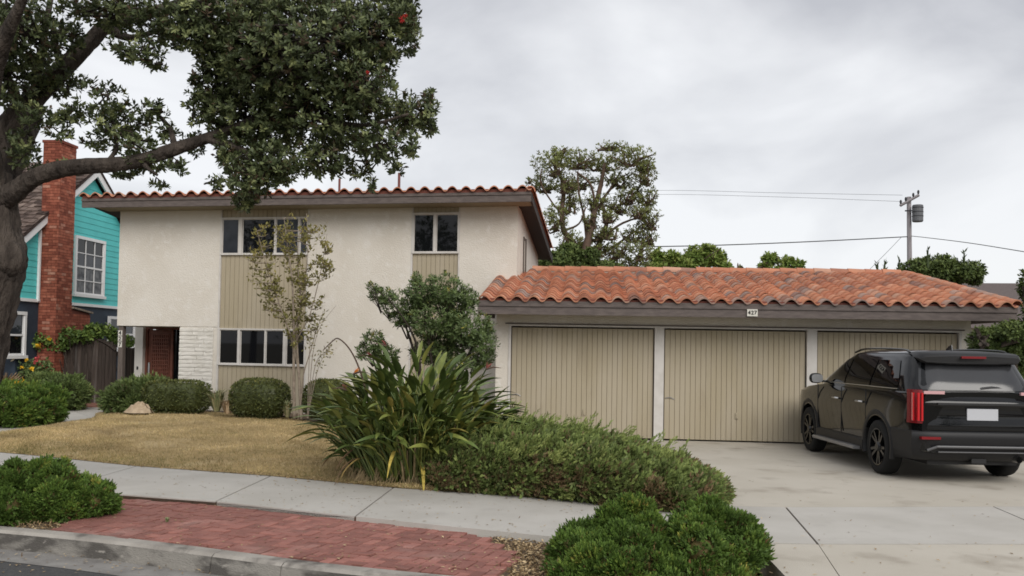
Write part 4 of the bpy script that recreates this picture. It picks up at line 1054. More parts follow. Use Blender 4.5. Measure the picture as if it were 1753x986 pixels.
# ------------------------------------------------------------------ fence, gate, neighbour's plants
gz_c = G(165, 689, .1); GY = gz_c[1]
def fence_px(u0, u1, Y0, Y1, top, n_, label, name, cat, zb=.05, mat='wood_old', rails=True):
    a = P(u0, 600, Y0); b = P(u1, 600, Y1)
    t = thing(name, label, cat, (a[0], a[1], 0), math.atan2(b[1] - a[1], b[0] - a[0]))
    ln = math.hypot(b[0] - a[0], b[1] - a[1]); w = ln / n_
    for i in range(n_):
        f = (i + .5) / n_; u = u0 + (u1 - u0) * f
        zt = P(u, top(u), Y0 + (Y1 - Y0) * f)[2] + rng.normal(0, .022)
        m_ = MB(); e = rng.normal(0, .006); m_.box(i * w + .004, (i + 1) * w - .004, e, e + .022, zb + rng.uniform(0, .02), zt); part(m_, 'board', mat, t)
    r_ = MB()
    for z in (.45, 1.35): r_.box(0, ln, .03, .07, z, z + .09)
    part(r_, 'rail', mat, t)
    return t, ln
arch = lambda u: 604 - 24 * max(0, 1 - ((u - 158) / 62) ** 2)
gate, ln = fence_px(98, 199, GY, GY - .4, arch, 17, 'arched dark weathered board gate between the fence and the entry post', 'garden_gate', 'gate')
mb = MB(); mb.box(ln * .66, ln * .66 + .09, -.03, .0, .1, 1.75); part(mb, 'stile', 'wood_old', gate)
pl = spline([(0, -.015, 1.48), (ln * .3, -.015, 1.72), (ln * .58, -.015, 1.80), (ln * .8, -.015, 1.70), (ln, -.015, 1.5)], 5)
mb = MB(); mb.tube(pl, .04, 4); part(mb, 'top_rail', 'wood_old', gate)
fence_px(28, 98, GY - .3, GY, lambda u: 571 + (u - 28) * .05, 10, 'dark board fence left of the arched gate under yellow roses', 'board_fence', 'fence')
fence_px(209, 252, 23.2, 24.6, lambda u: 596, 9, 'dark board fence seen under the overhang behind the entry post', 'board_fence', 'fence')
wf, _ = fence_px(4, 23, GY - .8, GY - .7, lambda u: 568, 3, 'narrow white painted gate panel beside the big tree trunk', 'white_gate', 'gate', mat='white')
def plant(name, label, cat, base, group=None): return thing(name, label, cat, tuple(base), 0, group)
def leafy(name, label, cat, Y, blobs, n, L, mat, k=5, ground=0.0, dens=.3, stem='bark', flowers=(), group=None):
    s = Y / F
    b0 = P(np.mean([b[0] for b in blobs]), 600, Y); b0[2] = ground
    t = plant(name, label, cat, b0, group)
    fo = MB(); st = MB(); ar = np.array([b[2] * b[3] for b in blobs], float); ar /= ar.sum()
    for b, a in zip(blobs, ar):
        c = P(b[0], b[1], Y) - b0; rr = (b[2] * s, max(.12, min(.6, b[2] * s * .7)), b[3] * s)
        m = max(5, int(n * a)); q, d = inblob((*c, *rr), m, dens); q[:, 2] = np.maximum(q[:, 2], .03); d[:, 2] += .4; d[:, 1] -= .2
        rosettes(fo, q, d, k, L, L * .5, np.clip(.5 + rng.normal(0, .22, m), 0, 1))
        for j in range(3): st.tube(spline([(c[0] * .3 + rng.normal(0, .05), 0, 0), tuple(c * [.8, 1, .6]), tuple(c + rng.normal(0, .3, 3) * rr)], 4), np.linspace(.012, .005, 9), 5)
    part(st, 'stems', stem, t); part(fo, 'foliage', mat, t)
    for (u, v, r, m_) in flowers:
        fl = MB(); c = P(u, v, Y - .25) - b0
        for q in range(14):
            leaves(fl, c[None] + rng.normal(0, r * s * .25, (1, 3)), rdir(1) + [[0, -.4, .5]], r * s * 1.1, r * s * .9, .5)
        part(fl, 'flower', m_, t)
    return t
leafy('climbing_vine', 'leafy green vine heaped along the top of the dark gate', 'vine', GY - .25,
    [(120, 575, 24, 16), (150, 572, 26, 16), (178, 568, 26, 14), (195, 580, 10, 14), (95, 580, 16, 16), (160, 562, 14, 10), (215, 585, 18, 10), (108, 592, 12, 10)], 520, .11, 'vine', 5)
leafy('climbing_rose', 'climbing rose with yellow blooms on the dark fence', 'rose', GY - .45, [(55, 580, 20, 12), (75, 586, 22, 14), (88, 592, 12, 12), (42, 592, 10, 8)], 210, .11, 'vine', 5,
    flowers=[(67, 592, 5, 'petal_yellow'), (86, 581, 4, 'petal_yellow')])
leafy('rose_bush', 'low rose bush with a coral bloom in front of the dark fence', 'rose', GY - 1.1, [(45, 630, 26, 16), (75, 632, 20, 16), (30, 625, 10, 12), (60, 645, 30, 10), (82, 622, 6, 10)], 260, .09, 'leaf_shrub', 5,
    flowers=[(64, 617, 6, 'petal_pink'), (23, 615, 4, 'petal_cream'), (45, 617, 3, 'petal_yellow'), (55, 632, 4, 'petal_yellow'), (38, 629, 3, 'petal_yellow')])
fy = GY - 1.6
t = leafy('lantana', 'low yellow flowered plant behind the left green hedge', 'plant', fy, [(20, 658, 30, 8), (50, 660, 18, 8), (-20, 658, 30, 8)], 130, .07, 'leaf_bright', 5)
fl = MB(); q = np.array([P(rng.uniform(-30, 62), rng.uniform(650, 664), fy - .35) for _ in range(90)]) - np.array(t.location)
for k in range(4): leaves(fl, q + rng.normal(0, .02, q.shape), rdir(90) + [0, -.4, .4], .07, .06, .5)
part(fl, 'flowers', 'petal_yellow', t, kind='stuff')
b0 = P(6, 655, GY - 1.4); b0[2] = 0
t = plant('fountain_grass', 'tan feathery fountain grass at the left edge by the trunk', 'grass clump', b0)
mb = MB()
for k in range(500):
    a = rng.uniform(0, 6.28); l = rng.uniform(.25, .5); h = rng.uniform(.5, .95)
    p = np.array([(0, 0, .05), (math.cos(a) * l * .35, math.sin(a) * l * .35, h * .7), (math.cos(a) * l, math.sin(a) * l, h)]) * 1.0
    leaves(mb, p[:1], (p[1] - p[0])[None], np.linalg.norm(p[1] - p[0]) * 1.1, .012, rng.uniform()); leaves(mb, p[1:2], (p[2] - p[1])[None], np.linalg.norm(p[2] - p[1]), .04, rng.uniform())
part(mb, 'blades', 'plume', t, kind='stuff')

# ------------------------------------------------------------------ junipers and hedges
def juniper(name, label, cat, blobs, n, L, mat, lean=(0, 0, .5), group=None, k=9, lump=.12, base=None, coretint=.3, w=.16, deadness=.15, coref=.72, per=40, tf=1.0, size=1.0, fronds=0, knobs=0):
    """blobs in metres: (x, y, z, rx, ry, rz); one object"""
    bl = np.asarray(blobs, float); b0 = np.array((bl[:, 0].mean(), bl[:, 1].mean(), base if base is not None else 0.0))
    bl[:, :3] -= b0; bl[:, 3:] *= size
    if knobs:
        qk, nk = blob_surface(bl, knobs, .08, .02); rk_ = rng.uniform(.10, .2, (knobs, 1))
        bl = np.vstack([bl, np.hstack([qk - nk * rk_ * rng.uniform(.0, .5, (knobs, 1)), np.repeat(rk_, 3, 1)])])
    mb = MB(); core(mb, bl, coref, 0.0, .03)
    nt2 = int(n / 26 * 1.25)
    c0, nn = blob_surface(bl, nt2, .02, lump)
    tr_ = L * rng.uniform(.9, 1.7, nt2) * tf
    htop = max(1e-3, (bl[:, 2] + bl[:, 5]).max())
    tt0 = np.clip(.44 + rng.normal(0, .15, nt2) + .10 * np.sin(c0[:, 0] * 4 + c0[:, 1] * 3), .1, .92)
    hrel = np.clip(c0[:, 2] / htop, 0, 1)
    dead = rng.random(nt2) < np.clip(deadness * (1 - 1.5 * hrel), .012, .8)
    k_ = np.repeat(np.arange(nt2), per)
    h = unit(rdir(len(k_)) + nn[k_] * 1.15 + np.asarray(lean) * .8)
    q = c0[k_] - nn[k_] * (tr_[k_] * .55)[:, None] + h * (tr_[k_] * rng.uniform(.45, 1.0, len(k_)))[:, None]
    d = unit(h + np.asarray(lean) * .8 + rdir(len(k_)) * .3)
    tint = np.where(dead[k_], rng.uniform(0, .12, len(k_)), np.clip(tt0[k_] + rng.normal(0, .09, len(k_)), .16, 1))
    ok = q[:, 2] > .0
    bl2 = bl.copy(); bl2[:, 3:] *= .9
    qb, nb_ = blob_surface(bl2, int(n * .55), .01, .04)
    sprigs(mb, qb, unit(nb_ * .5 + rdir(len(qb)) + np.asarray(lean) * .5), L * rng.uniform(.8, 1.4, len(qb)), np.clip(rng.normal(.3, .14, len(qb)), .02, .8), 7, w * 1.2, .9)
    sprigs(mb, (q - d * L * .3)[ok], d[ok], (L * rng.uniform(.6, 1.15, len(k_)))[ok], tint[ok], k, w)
    if fronds:
        qf, nf = blob_surface(bl, fronds * 3, htop * .55, .03); qf, nf = qf[:fronds], nf[:fronds]
        for q1, n1 in zip(qf, nf):
            ax = unit((n1 * .5 + np.asarray(lean) + rng.normal(0, .2, 3))[None])[0]; l = rng.uniform(.18, .38); tt1 = rng.uniform(.45, .9)
            q = q1 + ax[None] * np.linspace(-.05, l, 14)[:, None] + rng.normal(0, .012, (14, 3)) * np.linspace(1.6, .3, 14)[:, None]
            sprigs(mb, q, unit(ax[None] + rdir(14) * .45), L * np.linspace(1.0, .6, 14), np.full(14, tt1), 6, w)
    o = mb.build(name, M[mat]); o.location = b0; tag(o, label, cat, group); return o
def pb_(u, v, Y, ru, rv, ry): 
    c = P(u, v, Y); s = Y / F; return (c[0], c[1], c[2], ru * s, ry, rv * s)
# sprawling juniper bank by the drive
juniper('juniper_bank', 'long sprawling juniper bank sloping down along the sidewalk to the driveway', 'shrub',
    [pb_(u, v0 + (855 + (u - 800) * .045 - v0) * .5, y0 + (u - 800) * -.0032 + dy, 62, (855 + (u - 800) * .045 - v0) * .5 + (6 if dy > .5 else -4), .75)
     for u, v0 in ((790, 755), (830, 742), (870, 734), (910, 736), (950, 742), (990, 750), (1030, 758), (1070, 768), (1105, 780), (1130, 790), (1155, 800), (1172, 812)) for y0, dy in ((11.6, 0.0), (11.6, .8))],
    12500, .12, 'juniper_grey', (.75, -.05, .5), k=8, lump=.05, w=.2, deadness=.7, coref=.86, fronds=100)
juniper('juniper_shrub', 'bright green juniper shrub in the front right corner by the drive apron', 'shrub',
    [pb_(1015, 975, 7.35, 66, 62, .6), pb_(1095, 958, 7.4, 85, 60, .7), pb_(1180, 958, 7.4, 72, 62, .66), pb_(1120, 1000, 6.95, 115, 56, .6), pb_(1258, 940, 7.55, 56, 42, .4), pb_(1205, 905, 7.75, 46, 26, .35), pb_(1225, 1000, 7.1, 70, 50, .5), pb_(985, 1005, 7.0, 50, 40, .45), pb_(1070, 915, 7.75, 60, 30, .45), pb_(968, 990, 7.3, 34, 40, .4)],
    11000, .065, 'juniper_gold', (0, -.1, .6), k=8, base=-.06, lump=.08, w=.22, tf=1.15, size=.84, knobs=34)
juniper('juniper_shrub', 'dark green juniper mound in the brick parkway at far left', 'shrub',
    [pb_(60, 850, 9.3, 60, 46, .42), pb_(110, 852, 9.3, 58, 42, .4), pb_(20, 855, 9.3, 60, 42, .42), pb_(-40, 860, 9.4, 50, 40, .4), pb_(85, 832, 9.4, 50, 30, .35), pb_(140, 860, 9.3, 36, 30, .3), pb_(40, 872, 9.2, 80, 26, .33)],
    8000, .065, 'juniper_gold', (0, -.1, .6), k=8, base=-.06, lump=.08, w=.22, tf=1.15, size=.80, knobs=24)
YH = 18.6
juniper('green_hedge', 'bright green clipped hedge along the garden walk at the left edge', 'hedge', [pb_(20, 705, YH - 1.2, 70, 44, .9), pb_(65, 702, YH - .9, 42, 40, .7), pb_(-50, 710, YH - 1.5, 70, 46, .9)], 4200, .12, 'juniper_gold', (0, 0, .4), k=8, base=.0, size=.9)
juniper('green_hedge', 'smaller green shrub between the left hedge and the dark gate', 'hedge', [pb_(108, 672, 21.3, 38, 28, .7), pb_(85, 668, 21.6, 30, 26, .7), pb_(125, 672, 21.3, 22, 24, .5)], 2300, .14, 'juniper', (0, 0, .3), k=8, base=.0, size=.9)
juniper('low_conifer', 'loose yellow green conifer shrub by the entry post', 'shrub', [pb_(222, 680, 20.2, 30, 20, .5), pb_(252, 672, 20.4, 30, 20, .5), pb_(205, 690, 20.0, 22, 10, .35), pb_(235, 692, 20.0, 26, 12, .4)], 1700, .17, 'juniper', (-.3, 0, .25), k=8, base=.12)
def boxhedge(label, u0, u1, v0, v1, Y, dy, n, rnd=.35, name='box_hedge', group=None):
    a, b = P(u0, v1, Y), P(u1, v1, Y); zt = P((u0 + u1) / 2, v0, Y)[2]; zb = min(a[2], b[2]) + .02
    cx, hw, hz_ = (a[0] + b[0]) / 2, (b[0] - a[0]) / 2, (zt - zb)
    mb = MB(); nn_ = 4.5 if rnd < .3 else 3.0
    d = rdir(n); den = (np.abs(d[:, 0]) ** nn_ + np.abs(d[:, 1]) ** nn_ + np.abs(d[:, 2]) ** nn_) ** (-1 / nn_)
    q = d * den[:, None] * [hw, dy, hz_ / 2] * (1 + rng.normal(0, .025, (n, 1)))
    N = unit(np.sign(d) * (np.abs(d) ** (nn_ - 1)) / [hw, dy, hz_ / 2])
    for lat in (0,):
        U = np.linspace(0, 2 * np.pi, 25); Vv = np.linspace(-np.pi / 2, np.pi / 2, 13)
        A = []
        for v in Vv:
            row = []
            for u in U:
                e = np.array((math.cos(v) * math.cos(u), math.cos(v) * math.sin(u), math.sin(v))); e = e * (np.abs(e) ** nn_).sum() ** (-1 / nn_)
                row.append(e * [hw, dy, hz_ / 2] * .93)
            A.append(row)
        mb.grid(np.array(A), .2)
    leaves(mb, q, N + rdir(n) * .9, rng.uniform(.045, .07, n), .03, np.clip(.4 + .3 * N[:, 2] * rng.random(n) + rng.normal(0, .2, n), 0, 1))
    o = mb.build(name, M['box']); mb_z = zb + hz_ / 2
    o.data.transform(Matrix.Translation((0, 0, hz_ / 2))); o.location = (cx, Y, zb); tag(o, label, 'hedge', group); return o
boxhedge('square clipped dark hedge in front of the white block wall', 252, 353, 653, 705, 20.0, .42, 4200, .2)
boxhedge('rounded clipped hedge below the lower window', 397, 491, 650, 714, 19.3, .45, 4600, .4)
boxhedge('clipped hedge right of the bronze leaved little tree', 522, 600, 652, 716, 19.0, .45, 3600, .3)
rk = MB(); U = np.linspace(0, 2 * np.pi, 15); Vv = np.linspace(-.2, np.pi / 2, 7)
c = P(237, 702, 19.4); s = 19.4 / F
A = np.array([[(c[0] + (22 * s * (1 - t) ** .75) * math.cos(u) * (1 + .2 * math.sin(2.3 * u + 1)) + 3 * s * t, c[1] + .25 * (1 - t) ** .75 * math.sin(u), c[2] - .05 + 18 * s * t * (1 + .3 * math.sin(2 * u + .5) * (1 - t)) + (.03 * math.sin(7 * u + 9 * t) if 0 < t < .95 else 0)) for u in U] for t in (0, .3, .55, .75, .92, .995)])
rk.grid(A); o = rk.build('boulder', M['rock']); tag(o, 'pale tan boulder at the lawn edge under the low conifer', 'rock')
def tuft(label, u, v, Y, h, r, n, mat='tuft', name='grass_tuft', cat='plant', group=None):
    b0 = P(u, v, Y); mb = MB()
    for k in range(n):
        a = rng.uniform(0, 6.28); l = r * rng.uniform(.3, 1); hh = h * rng.uniform(.5, 1)
        p0 = np.array((math.cos(a) * r * .15, math.sin(a) * r * .15, 0)); p1 = np.array((math.cos(a) * l * .5, math.sin(a) * l * .5, hh * .75)); p2 = np.array((math.cos(a) * l, math.sin(a) * l, hh * .9))
        tn = rng.uniform(); sd = np.array((-math.sin(a), math.cos(a), 0)) * .012
        mb.add([p0 - sd, p0 + sd, p1 + sd, p1 - sd, p2], [(0, 1, 2, 3), (3, 2, 4)], tn)
    o = mb.build(name, M[mat]); o.location = b0; tag(o, label, cat, group); return o
tuft('spiky pale grassy plant between the square and the rounded hedge', 371, 704, 19.2, .55, .38, 130)
tuft('dry pinkish low plant beside the rounded hedge', 390, 708, 19.1, .35, .3, 110, 'plume')
tuft('small leafy plant at the foot of the bronze little tree', 492, 714, 18.9, .4, .22, 90)

# ------------------------------------------------------------------ little bronze tree
YM = 18.7
b0 = P(506, 716, YM); s = YM / F
mt = thing('crape_myrtle', 'slender multi stemmed little tree with sparse bronze leaves before the house', 'tree', tuple(b0))
pt = lambda u, v, dy=0.0: P(u, v, YM + dy) - b0
st = MB()
stems = [[(503, 718), (502, 640), (500, 585), (478, 520), (455, 450), (440, 395)], [(504, 718), (503, 640), (503, 560), (500, 480), (492, 420), (486, 372)], [(505, 718), (503, 620), (505, 570), (520, 500), (527, 430), (525, 365)],
         [(515, 718), (511, 640), (506, 590), (530, 540), (548, 470), (560, 400)], [(516, 718), (513, 660), (508, 575), (515, 520), (510, 450), (512, 395)], [(510, 718), (516, 680), (520, 640), (532, 600), (540, 570)]]
nodes = []
for k, sm in enumerate(stems):
    dy = rng.uniform(-.35, .35)
    q = spline([tuple(pt(u, v, dy * i / 5)) for i, (u, v) in enumerate(sm)], 6)
    st.tube(q, np.linspace(.036 if k in (1, 4) else .02, .005, len(q)), 7, wob=.05); nodes += [tuple(x) for x in q[8:]]
nodes = np.array(nodes)
out = np.array([(440, 395), (486, 370), (527, 362), (566, 380), (575, 440), (560, 520), (540, 580), (505, 600), (470, 560), (440, 520), (420, 460), (418, 440)], float)
lf = MB(); cnt = 0
while cnt < 270:
    u, v = rng.uniform(415, 578), rng.uniform(362, 600)
    if not inpoly((u, v), out): continue
    e = pt(u, v, rng.uniform(-.5, .5)); j = np.argmin(((nodes - e) ** 2).sum(1) + 4 * np.maximum(0, nodes[:, 2] - e[2])); a = nodes[j]
    if np.linalg.norm(e - a) > 1.0: continue
    m = (a + e) / 2 + (0, 0, -.03); q = spline([tuple(a), tuple(m), tuple(e)], 3); st.tube(q, np.linspace(.008, .003, len(q)), 4)
    k = rng.integers(7, 13); tt_ = rng.uniform(.35, 1, k)[:, None]; p = a + (e - a) * tt_ + rng.normal(0, .025, (k, 3))
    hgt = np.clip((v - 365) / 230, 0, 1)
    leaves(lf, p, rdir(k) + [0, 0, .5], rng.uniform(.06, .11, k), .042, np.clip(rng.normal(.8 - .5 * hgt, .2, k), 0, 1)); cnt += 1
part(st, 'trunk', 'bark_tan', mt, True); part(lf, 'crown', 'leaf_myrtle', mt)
b1 = P(538, 640, 18.6)
sh = thing('thin_sucker', 'thin leafy shoot leaning up right of the little tree', 'plant', tuple(P(525, 716, 18.5)))
o1 = np.array(sh.location); st = MB(); lf = MB()
for pts in ([(527, 716), (535, 610), (548, 560), (575, 523)], [(527, 716), (540, 625), (560, 600), (570, 580)], [(526, 716), (530, 600), (533, 570)], [(526, 716), (545, 630), (566, 592)]):
    q = spline([tuple(P(u, v, 18.5) - o1) for u, v in pts], 7); st.tube(q, np.linspace(.009, .003, len(q)), 4)
    m = q[7:18:1]; m = m + rng.normal(0, .03, m.shape); leaves(lf, np.repeat(m, 4, 0) + rng.normal(0, .05, (len(m) * 4, 3)), rdir(len(m) * 4) + [0, 0, .4], .07, .03, rng.random(len(m) * 4))
part(st, 'stem', 'bark_tan', sh); part(lf, 'foliage', 'leaf_myrtle', sh)

# ------------------------------------------------------------------ big shrub behind the paddle leaves
YS = 14.2
b0 = P(745, 760, YS); b0[2] = 0; s = YS / F
shb = thing('evergreen_shrub', 'large glossy evergreen shrub rising behind the bird of paradise clump', 'shrub', tuple(b0))
pt = lambda u, v, dy=0.0: P(u, v, YS + dy) - b0
st = MB(); lf = MB()
for pts in ([(735, 790), (725, 680), (705, 590), (680, 530), (640, 492)], [(745, 790), (745, 680), (735, 590), (725, 520), (715, 475)], [(750, 790), (765, 670), (770, 590), (775, 520), (778, 475)], [(755, 790), (785, 660), (810, 590), (835, 570)], [(740, 790), (722, 660), (715, 600), (700, 560), (665, 510)], [(745, 790), (760, 640), (790, 550), (800, 500)], [(735, 790), (690, 690), (655, 620), (628, 575)]):
    dy = rng.uniform(-.5, .5); q = spline([tuple(pt(u, v, dy * i / 4)) for i, (u, v) in enumerate(pts)], 6); st.tube(q, np.linspace(.035, .008, len(q)), 6, wob=.05)
SB = [(690, 520, 42, 26), (720, 500, 28, 30), (760, 495, 40, 30), (780, 520, 40, 36), (740, 545, 55, 34), (800, 560, 44, 34), (770, 580, 55, 36), (830, 590, 24, 30), (655, 505, 26, 16), (636, 492, 10, 10), (712, 478, 8, 18), (800, 510, 20, 24), (815, 615, 34, 16), (745, 600, 50, 24), (640, 585, 24, 22), (665, 605, 26, 18), (620, 600, 12, 16), (790, 625, 40, 18), (690, 545, 24, 16), (835, 560, 12, 20)]
ar = np.array([b[2] * b[3] for b in SB], float); ar /= ar.sum()
for b, a in zip(SB, ar):
    c = pt(b[0], b[1], rng.uniform(-.25, .25)); rr = (b[2] * s, (b[2] + b[3]) / 2 * s * 1.1, b[3] * s); m = max(8, int(2300 * a))
    q, d = inblob((*c, *rr), m, .5); d[:, 2] += .7
    rosettes(lf, q, d, 9, .075, .021, np.clip(.45 + .2 * d[:, 2] * rng.random(m) + rng.normal(0, .16, m), 0, 1))
    for j in range(4): e = c + rng.normal(0, .45, 3) * rr; st.tube([tuple(c * .75 + e * .1), tuple(e)], [.01, .004], 4)
part(st, 'branches', 'bark', shb, True); part(lf, 'foliage', 'leaf_shrub', shb)

# ------------------------------------------------------------------ bird of paradise clump
b0 = G(706, 821); b0[2] = 0.0
bop = thing('bird_of_paradise', 'wide bird of paradise clump of upright paddle leaves at the lawn corner', 'plant', tuple(b0))
def paddle(L, Wd, stalk, bend, cup, dead=False):
    """leaf with its stalk: grows along +z from the origin and leans towards +x; returns blade geometry"""
    n = 9; mb = MB(); A = []
    for i in range(n):
        t = i / (n - 1); l = stalk + L * t; a = bend * (l / (stalk + L)) ** 2.6
        x = l * math.sin(a * .6); z = l * math.cos(a * .6)
        w = Wd / 2 * (math.sin(math.pi * min(1, .08 + t * .92)) ** .7) * (1 - .25 * t)
        if i == n - 1: w = .003
        tx, tz = math.sin(a), math.cos(a); nx, nz_ = tz, -tx
        up = cup * w + (rng.normal(0, .25) * w if dead else 0)
        A.append([(x + -nx * up, -w, z - nz_ * up), (x, 0, z), (x - nx * up, w, z - nz_ * up)])
    mb.grid(np.array(A)); sp = []
    for t in np.linspace(0, 1, 6):
        l = stalk * t; a = bend * (l / (stalk + L)) ** 2.6; sp.append((l * math.sin(a * .6), 0, l * math.cos(a * .6)))
    mb.tube(sp, np.linspace(.013, .008, 6), 4)
    return mb
def leaf_pose(n):
    """base spot, reach and lean of one leaf; tall ones stand in the middle, short ones lean out at the rim"""
    r = rng.uniform(0, 1) ** .55; a = rng.uniform(0, 2 * np.pi)
    if n % 4 == 0: a = -abs(a if a < np.pi else a - 2 * np.pi)
    reach = rng.uniform(.35, 1.0) ** .75 * (2.0 - .62 * r)
    lean = R(2) + r * R(31) * rng.uniform(.3, 1.25)
    m3 = Matrix.Rotation(a + rng.normal(0, .4), 3, 'Z') @ Matrix.Rotation(lean, 3, 'Y') @ Matrix.Rotation(rng.normal(0, .8), 3, 'Z')
    return (math.cos(a) * r * .66, math.sin(a) * r * .46, 0.0), reach, m3
LM = []
for k in range(24):
    L = rng.uniform(.26, .39); st_ = .15 + 1.55 * k / 23
    me = paddle(L, L * rng.uniform(.25, .36), st_, rng.uniform(.2, 1.05), rng.uniform(.3, .8)).mesh('leaf', M['bop'], True); LM.append((st_ + L, me))
DM = [paddle(rng.uniform(.2, .3), .055, rng.uniform(.35, .75), rng.uniform(1.9, 2.8), rng.uniform(.3, .9), True).mesh('leaf', M['bop_dead'], True) for k in range(6)]
for k in range(300):
    loc, reach, m3 = leaf_pose(k)
    ln_c, me = min(rng.permutation(24)[:9], key=lambda q: abs(LM[q][0] - reach)), None
    me = LM[ln_c][1]; sc_ = float(np.clip(reach / LM[ln_c][0], .85, 1.15))
    o = link('leaf', me, bop, loc=loc, scale=(sc_,) * 3); o.rotation_euler = m3.to_euler()
IN = MB()
for k in range(560):
    loc, reach, m3 = leaf_pose(k); L = rng.uniform(.24, .37)
    t_ = paddle(L, L * rng.uniform(.24, .34), max(.1, reach - L), rng.uniform(.2, 1.0), rng.uniform(.3, .8))
    Vv = np.concatenate(t_.V) @ np.array(m3).T * .95 + np.array(loc)
    base = IN.n; IN.V.append(Vv); IN.T.append(np.full(len(Vv), rng.uniform())); IN.L += [l + base for l in t_.L]; IN.S += t_.S; IN.n += len(Vv)
part(IN, 'inner_leaves', 'bop_in', bop, True, kind='stuff')
for k in range(18):
    a = rng.uniform(0, 2 * np.pi); a = -abs(a - np.pi) if k % 3 else a
    r = rng.uniform(.45, 1.0); sc_ = rng.uniform(.8, 1.1)
    o = link('dead_leaf', DM[k % 6], bop, loc=(math.cos(a) * r * .62, math.sin(a) * r * .42, 0), scale=(sc_,) * 3)
    o.rotation_euler = (Matrix.Rotation(a + rng.normal(0, .3), 3, 'Z') @ Matrix.Rotation(rng.uniform(.15, .5), 3, 'Y')).to_euler()
stk = MB()
for k in range(420):
    r = rng.uniform(0, 1) ** .5; a = rng.uniform(0, 6.28); x, y = math.cos(a) * r * .68, math.sin(a) * r * .46; l = rng.uniform(.4, .9); ln_2 = r * rng.uniform(.2, .9)
    stk.tube([(x, y, -.02), (x + math.cos(a) * ln_2 * l * .5, y + math.sin(a) * ln_2 * l * .5, l * .6), (x + math.cos(a) * ln_2 * l, y + math.sin(a) * ln_2 * l, l)], [.014, .011, .006], 4, tint=rng.uniform(0, .8) if rng.random() < .8 else 1.0)
for k in range(260):
    a = rng.uniform(3.3, 6.1); r = rng.uniform(.5, .85); x, y = math.cos(a) * r * .8, math.sin(a) * r * .55; l = rng.uniform(.15, .45)
    stk.tube([(x, y, l), (x + math.cos(a) * .12, y - .06, l * .55), (x + math.cos(a) * .16 + rng.normal(0, .05), y - .12, .02)], [.006, .006, .004], 3, tint=1.0)
part(stk, 'stalks', 'bop_stalk', bop, kind='stuff')
def bird(u, v, Y, fade=False):
    c = P(u, v, Y) - b0; st = MB()
    st.tube(spline([(c[0] * .45, c[1] * .4, .1), tuple(c * .8 + (0, 0, -.1)), tuple(c)], 5), .010, 5); fo = part(st, 'flower', 'leaf_dark', bop)
    bk = MB(); d = np.array((.2 * rng.choice((-1, 1)), -.05, .02)); bk.tube([tuple(c), tuple(c + d * .5 + (0, 0, .02)), tuple(c + d)], [.014, .011, .002], 5); part(bk, 'bract', 'bark_brown', fo)
    pe = MB()
    for k in range(6): leaves(pe, c[None], np.array([[d[0] * .5 + rng.normal(0, .05), rng.normal(0, .06), .14]]), .11, .026, .5)
    part(pe, 'sepals', 'bract_pink' if fade else 'petal_orange', fo)
for a in ((605, 640, 11.7), (638, 612, 12.2, True), (682, 630, 12.1, True), (662, 592, 12.4, True), (832, 632, 11.8, True), (596, 668, 11.3, True)): bird(*a)
dy_ = MB(); dy_.tube(spline([tuple(P(u, v, 11.8) - b0) for u, v in ((640, 720), (618, 640), (600, 600), (580, 580), (568, 585), (553, 600))], 6), np.linspace(.014, .006, 31), 5); part(dy_, 'dry_stalk', 'bark_brown', bop)

# ------------------------------------------------------------------ big street tree
YT = 8.9; s = YT / F
b0 = G(-95, 872, -.06); b0 = np.array((b0[0], YT, -.08))
bt = thing('street_tree', 'big dark leaved street tree with a furrowed trunk and long low limb reaching right', 'tree', tuple(b0))
pt = lambda u, v, dy=0.0: P(u, v, YT + dy) - b0
def limb(pts, name=None, wob=.05, n=12):
    """pts: (u, v, radius px, depth offset)"""
    q = spline([tuple(pt(u, v, d)) for u, v, r, d in pts], 9); r = np.interp(np.linspace(0, 1, len(q)), np.linspace(0, 1, len(pts)), [r * s for u, v, r, d in pts])
    tk.tube(q, r, 30 if r.max() > .1 else 18, wob=.012, ridge=.075)
tk = MB()
limb([(-97, 900, 75, 0), (-88, 840, 56, 0), (-72, 740, 46, 0), (-48, 640, 43, 0), (-30, 560, 42, 0), (-10, 490, 42, 0), (0, 440, 44, 0), (-4, 400, 34, 0), (-6, 350, 30, 0), (-12, 300, 28, 0)], n=16)
tk.tube(spline([tuple(pt(8, 478, -.04)), tuple(pt(16, 455, -.07)), tuple(pt(17, 432, -.07)), tuple(pt(6, 408, -.03))], 5), np.interp(np.linspace(0, 1, 16), [0, .35, .65, 1], [.05, .15, .14, .05]), 20, ridge=.08)
limb([(-8, 345, 22, 0), (25, 330, 17, -.1), (60, 304, 14, -.2), (110, 288, 13, -.2), (180, 283, 12, -.2), (240, 275, 11, -.1), (300, 255, 11, 0), (350, 238, 9, .1), (410, 215, 6, .2), (470, 180, 3, .3)])
limb([(-10, 330, 26, 0), (0, 240, 20, .2), (30, 195, 18, .3), (60, 165, 18, .4), (110, 115, 16, .5), (150, 75, 14, .6), (185, 42, 12, .7), (240, 25, 10, .8), (330, 0, 7, .9), (430, -30, 4, 1)])
limb([(-2, 345, 22, 0), (18, 300, 17, .3), (36, 255, 16, .5), (52, 215, 14, .7), (62, 175, 12, .8), (64, 130, 9, .9), (75, 60, 6, 1), (90, -20, 4, 1)])
limb([(-10, 320, 24, 0), (-25, 240, 20, -.3), (-20, 160, 16, -.6), (0, 90, 12, -.8), (30, 20, 8, -1), (60, -50, 5, -1.2)])
limb([(185, 45, 10, .7), (210, 62, 7, .6), (240, 62, 5, .5), (300, 40, 4, .4)]); limb([(110, 118, 8, .5), (95, 80, 6, .3), (90, 30, 4, .2)]); limb([(40, 185, 8, .3), (20, 150, 7, .1), (5, 110, 5, 0)])
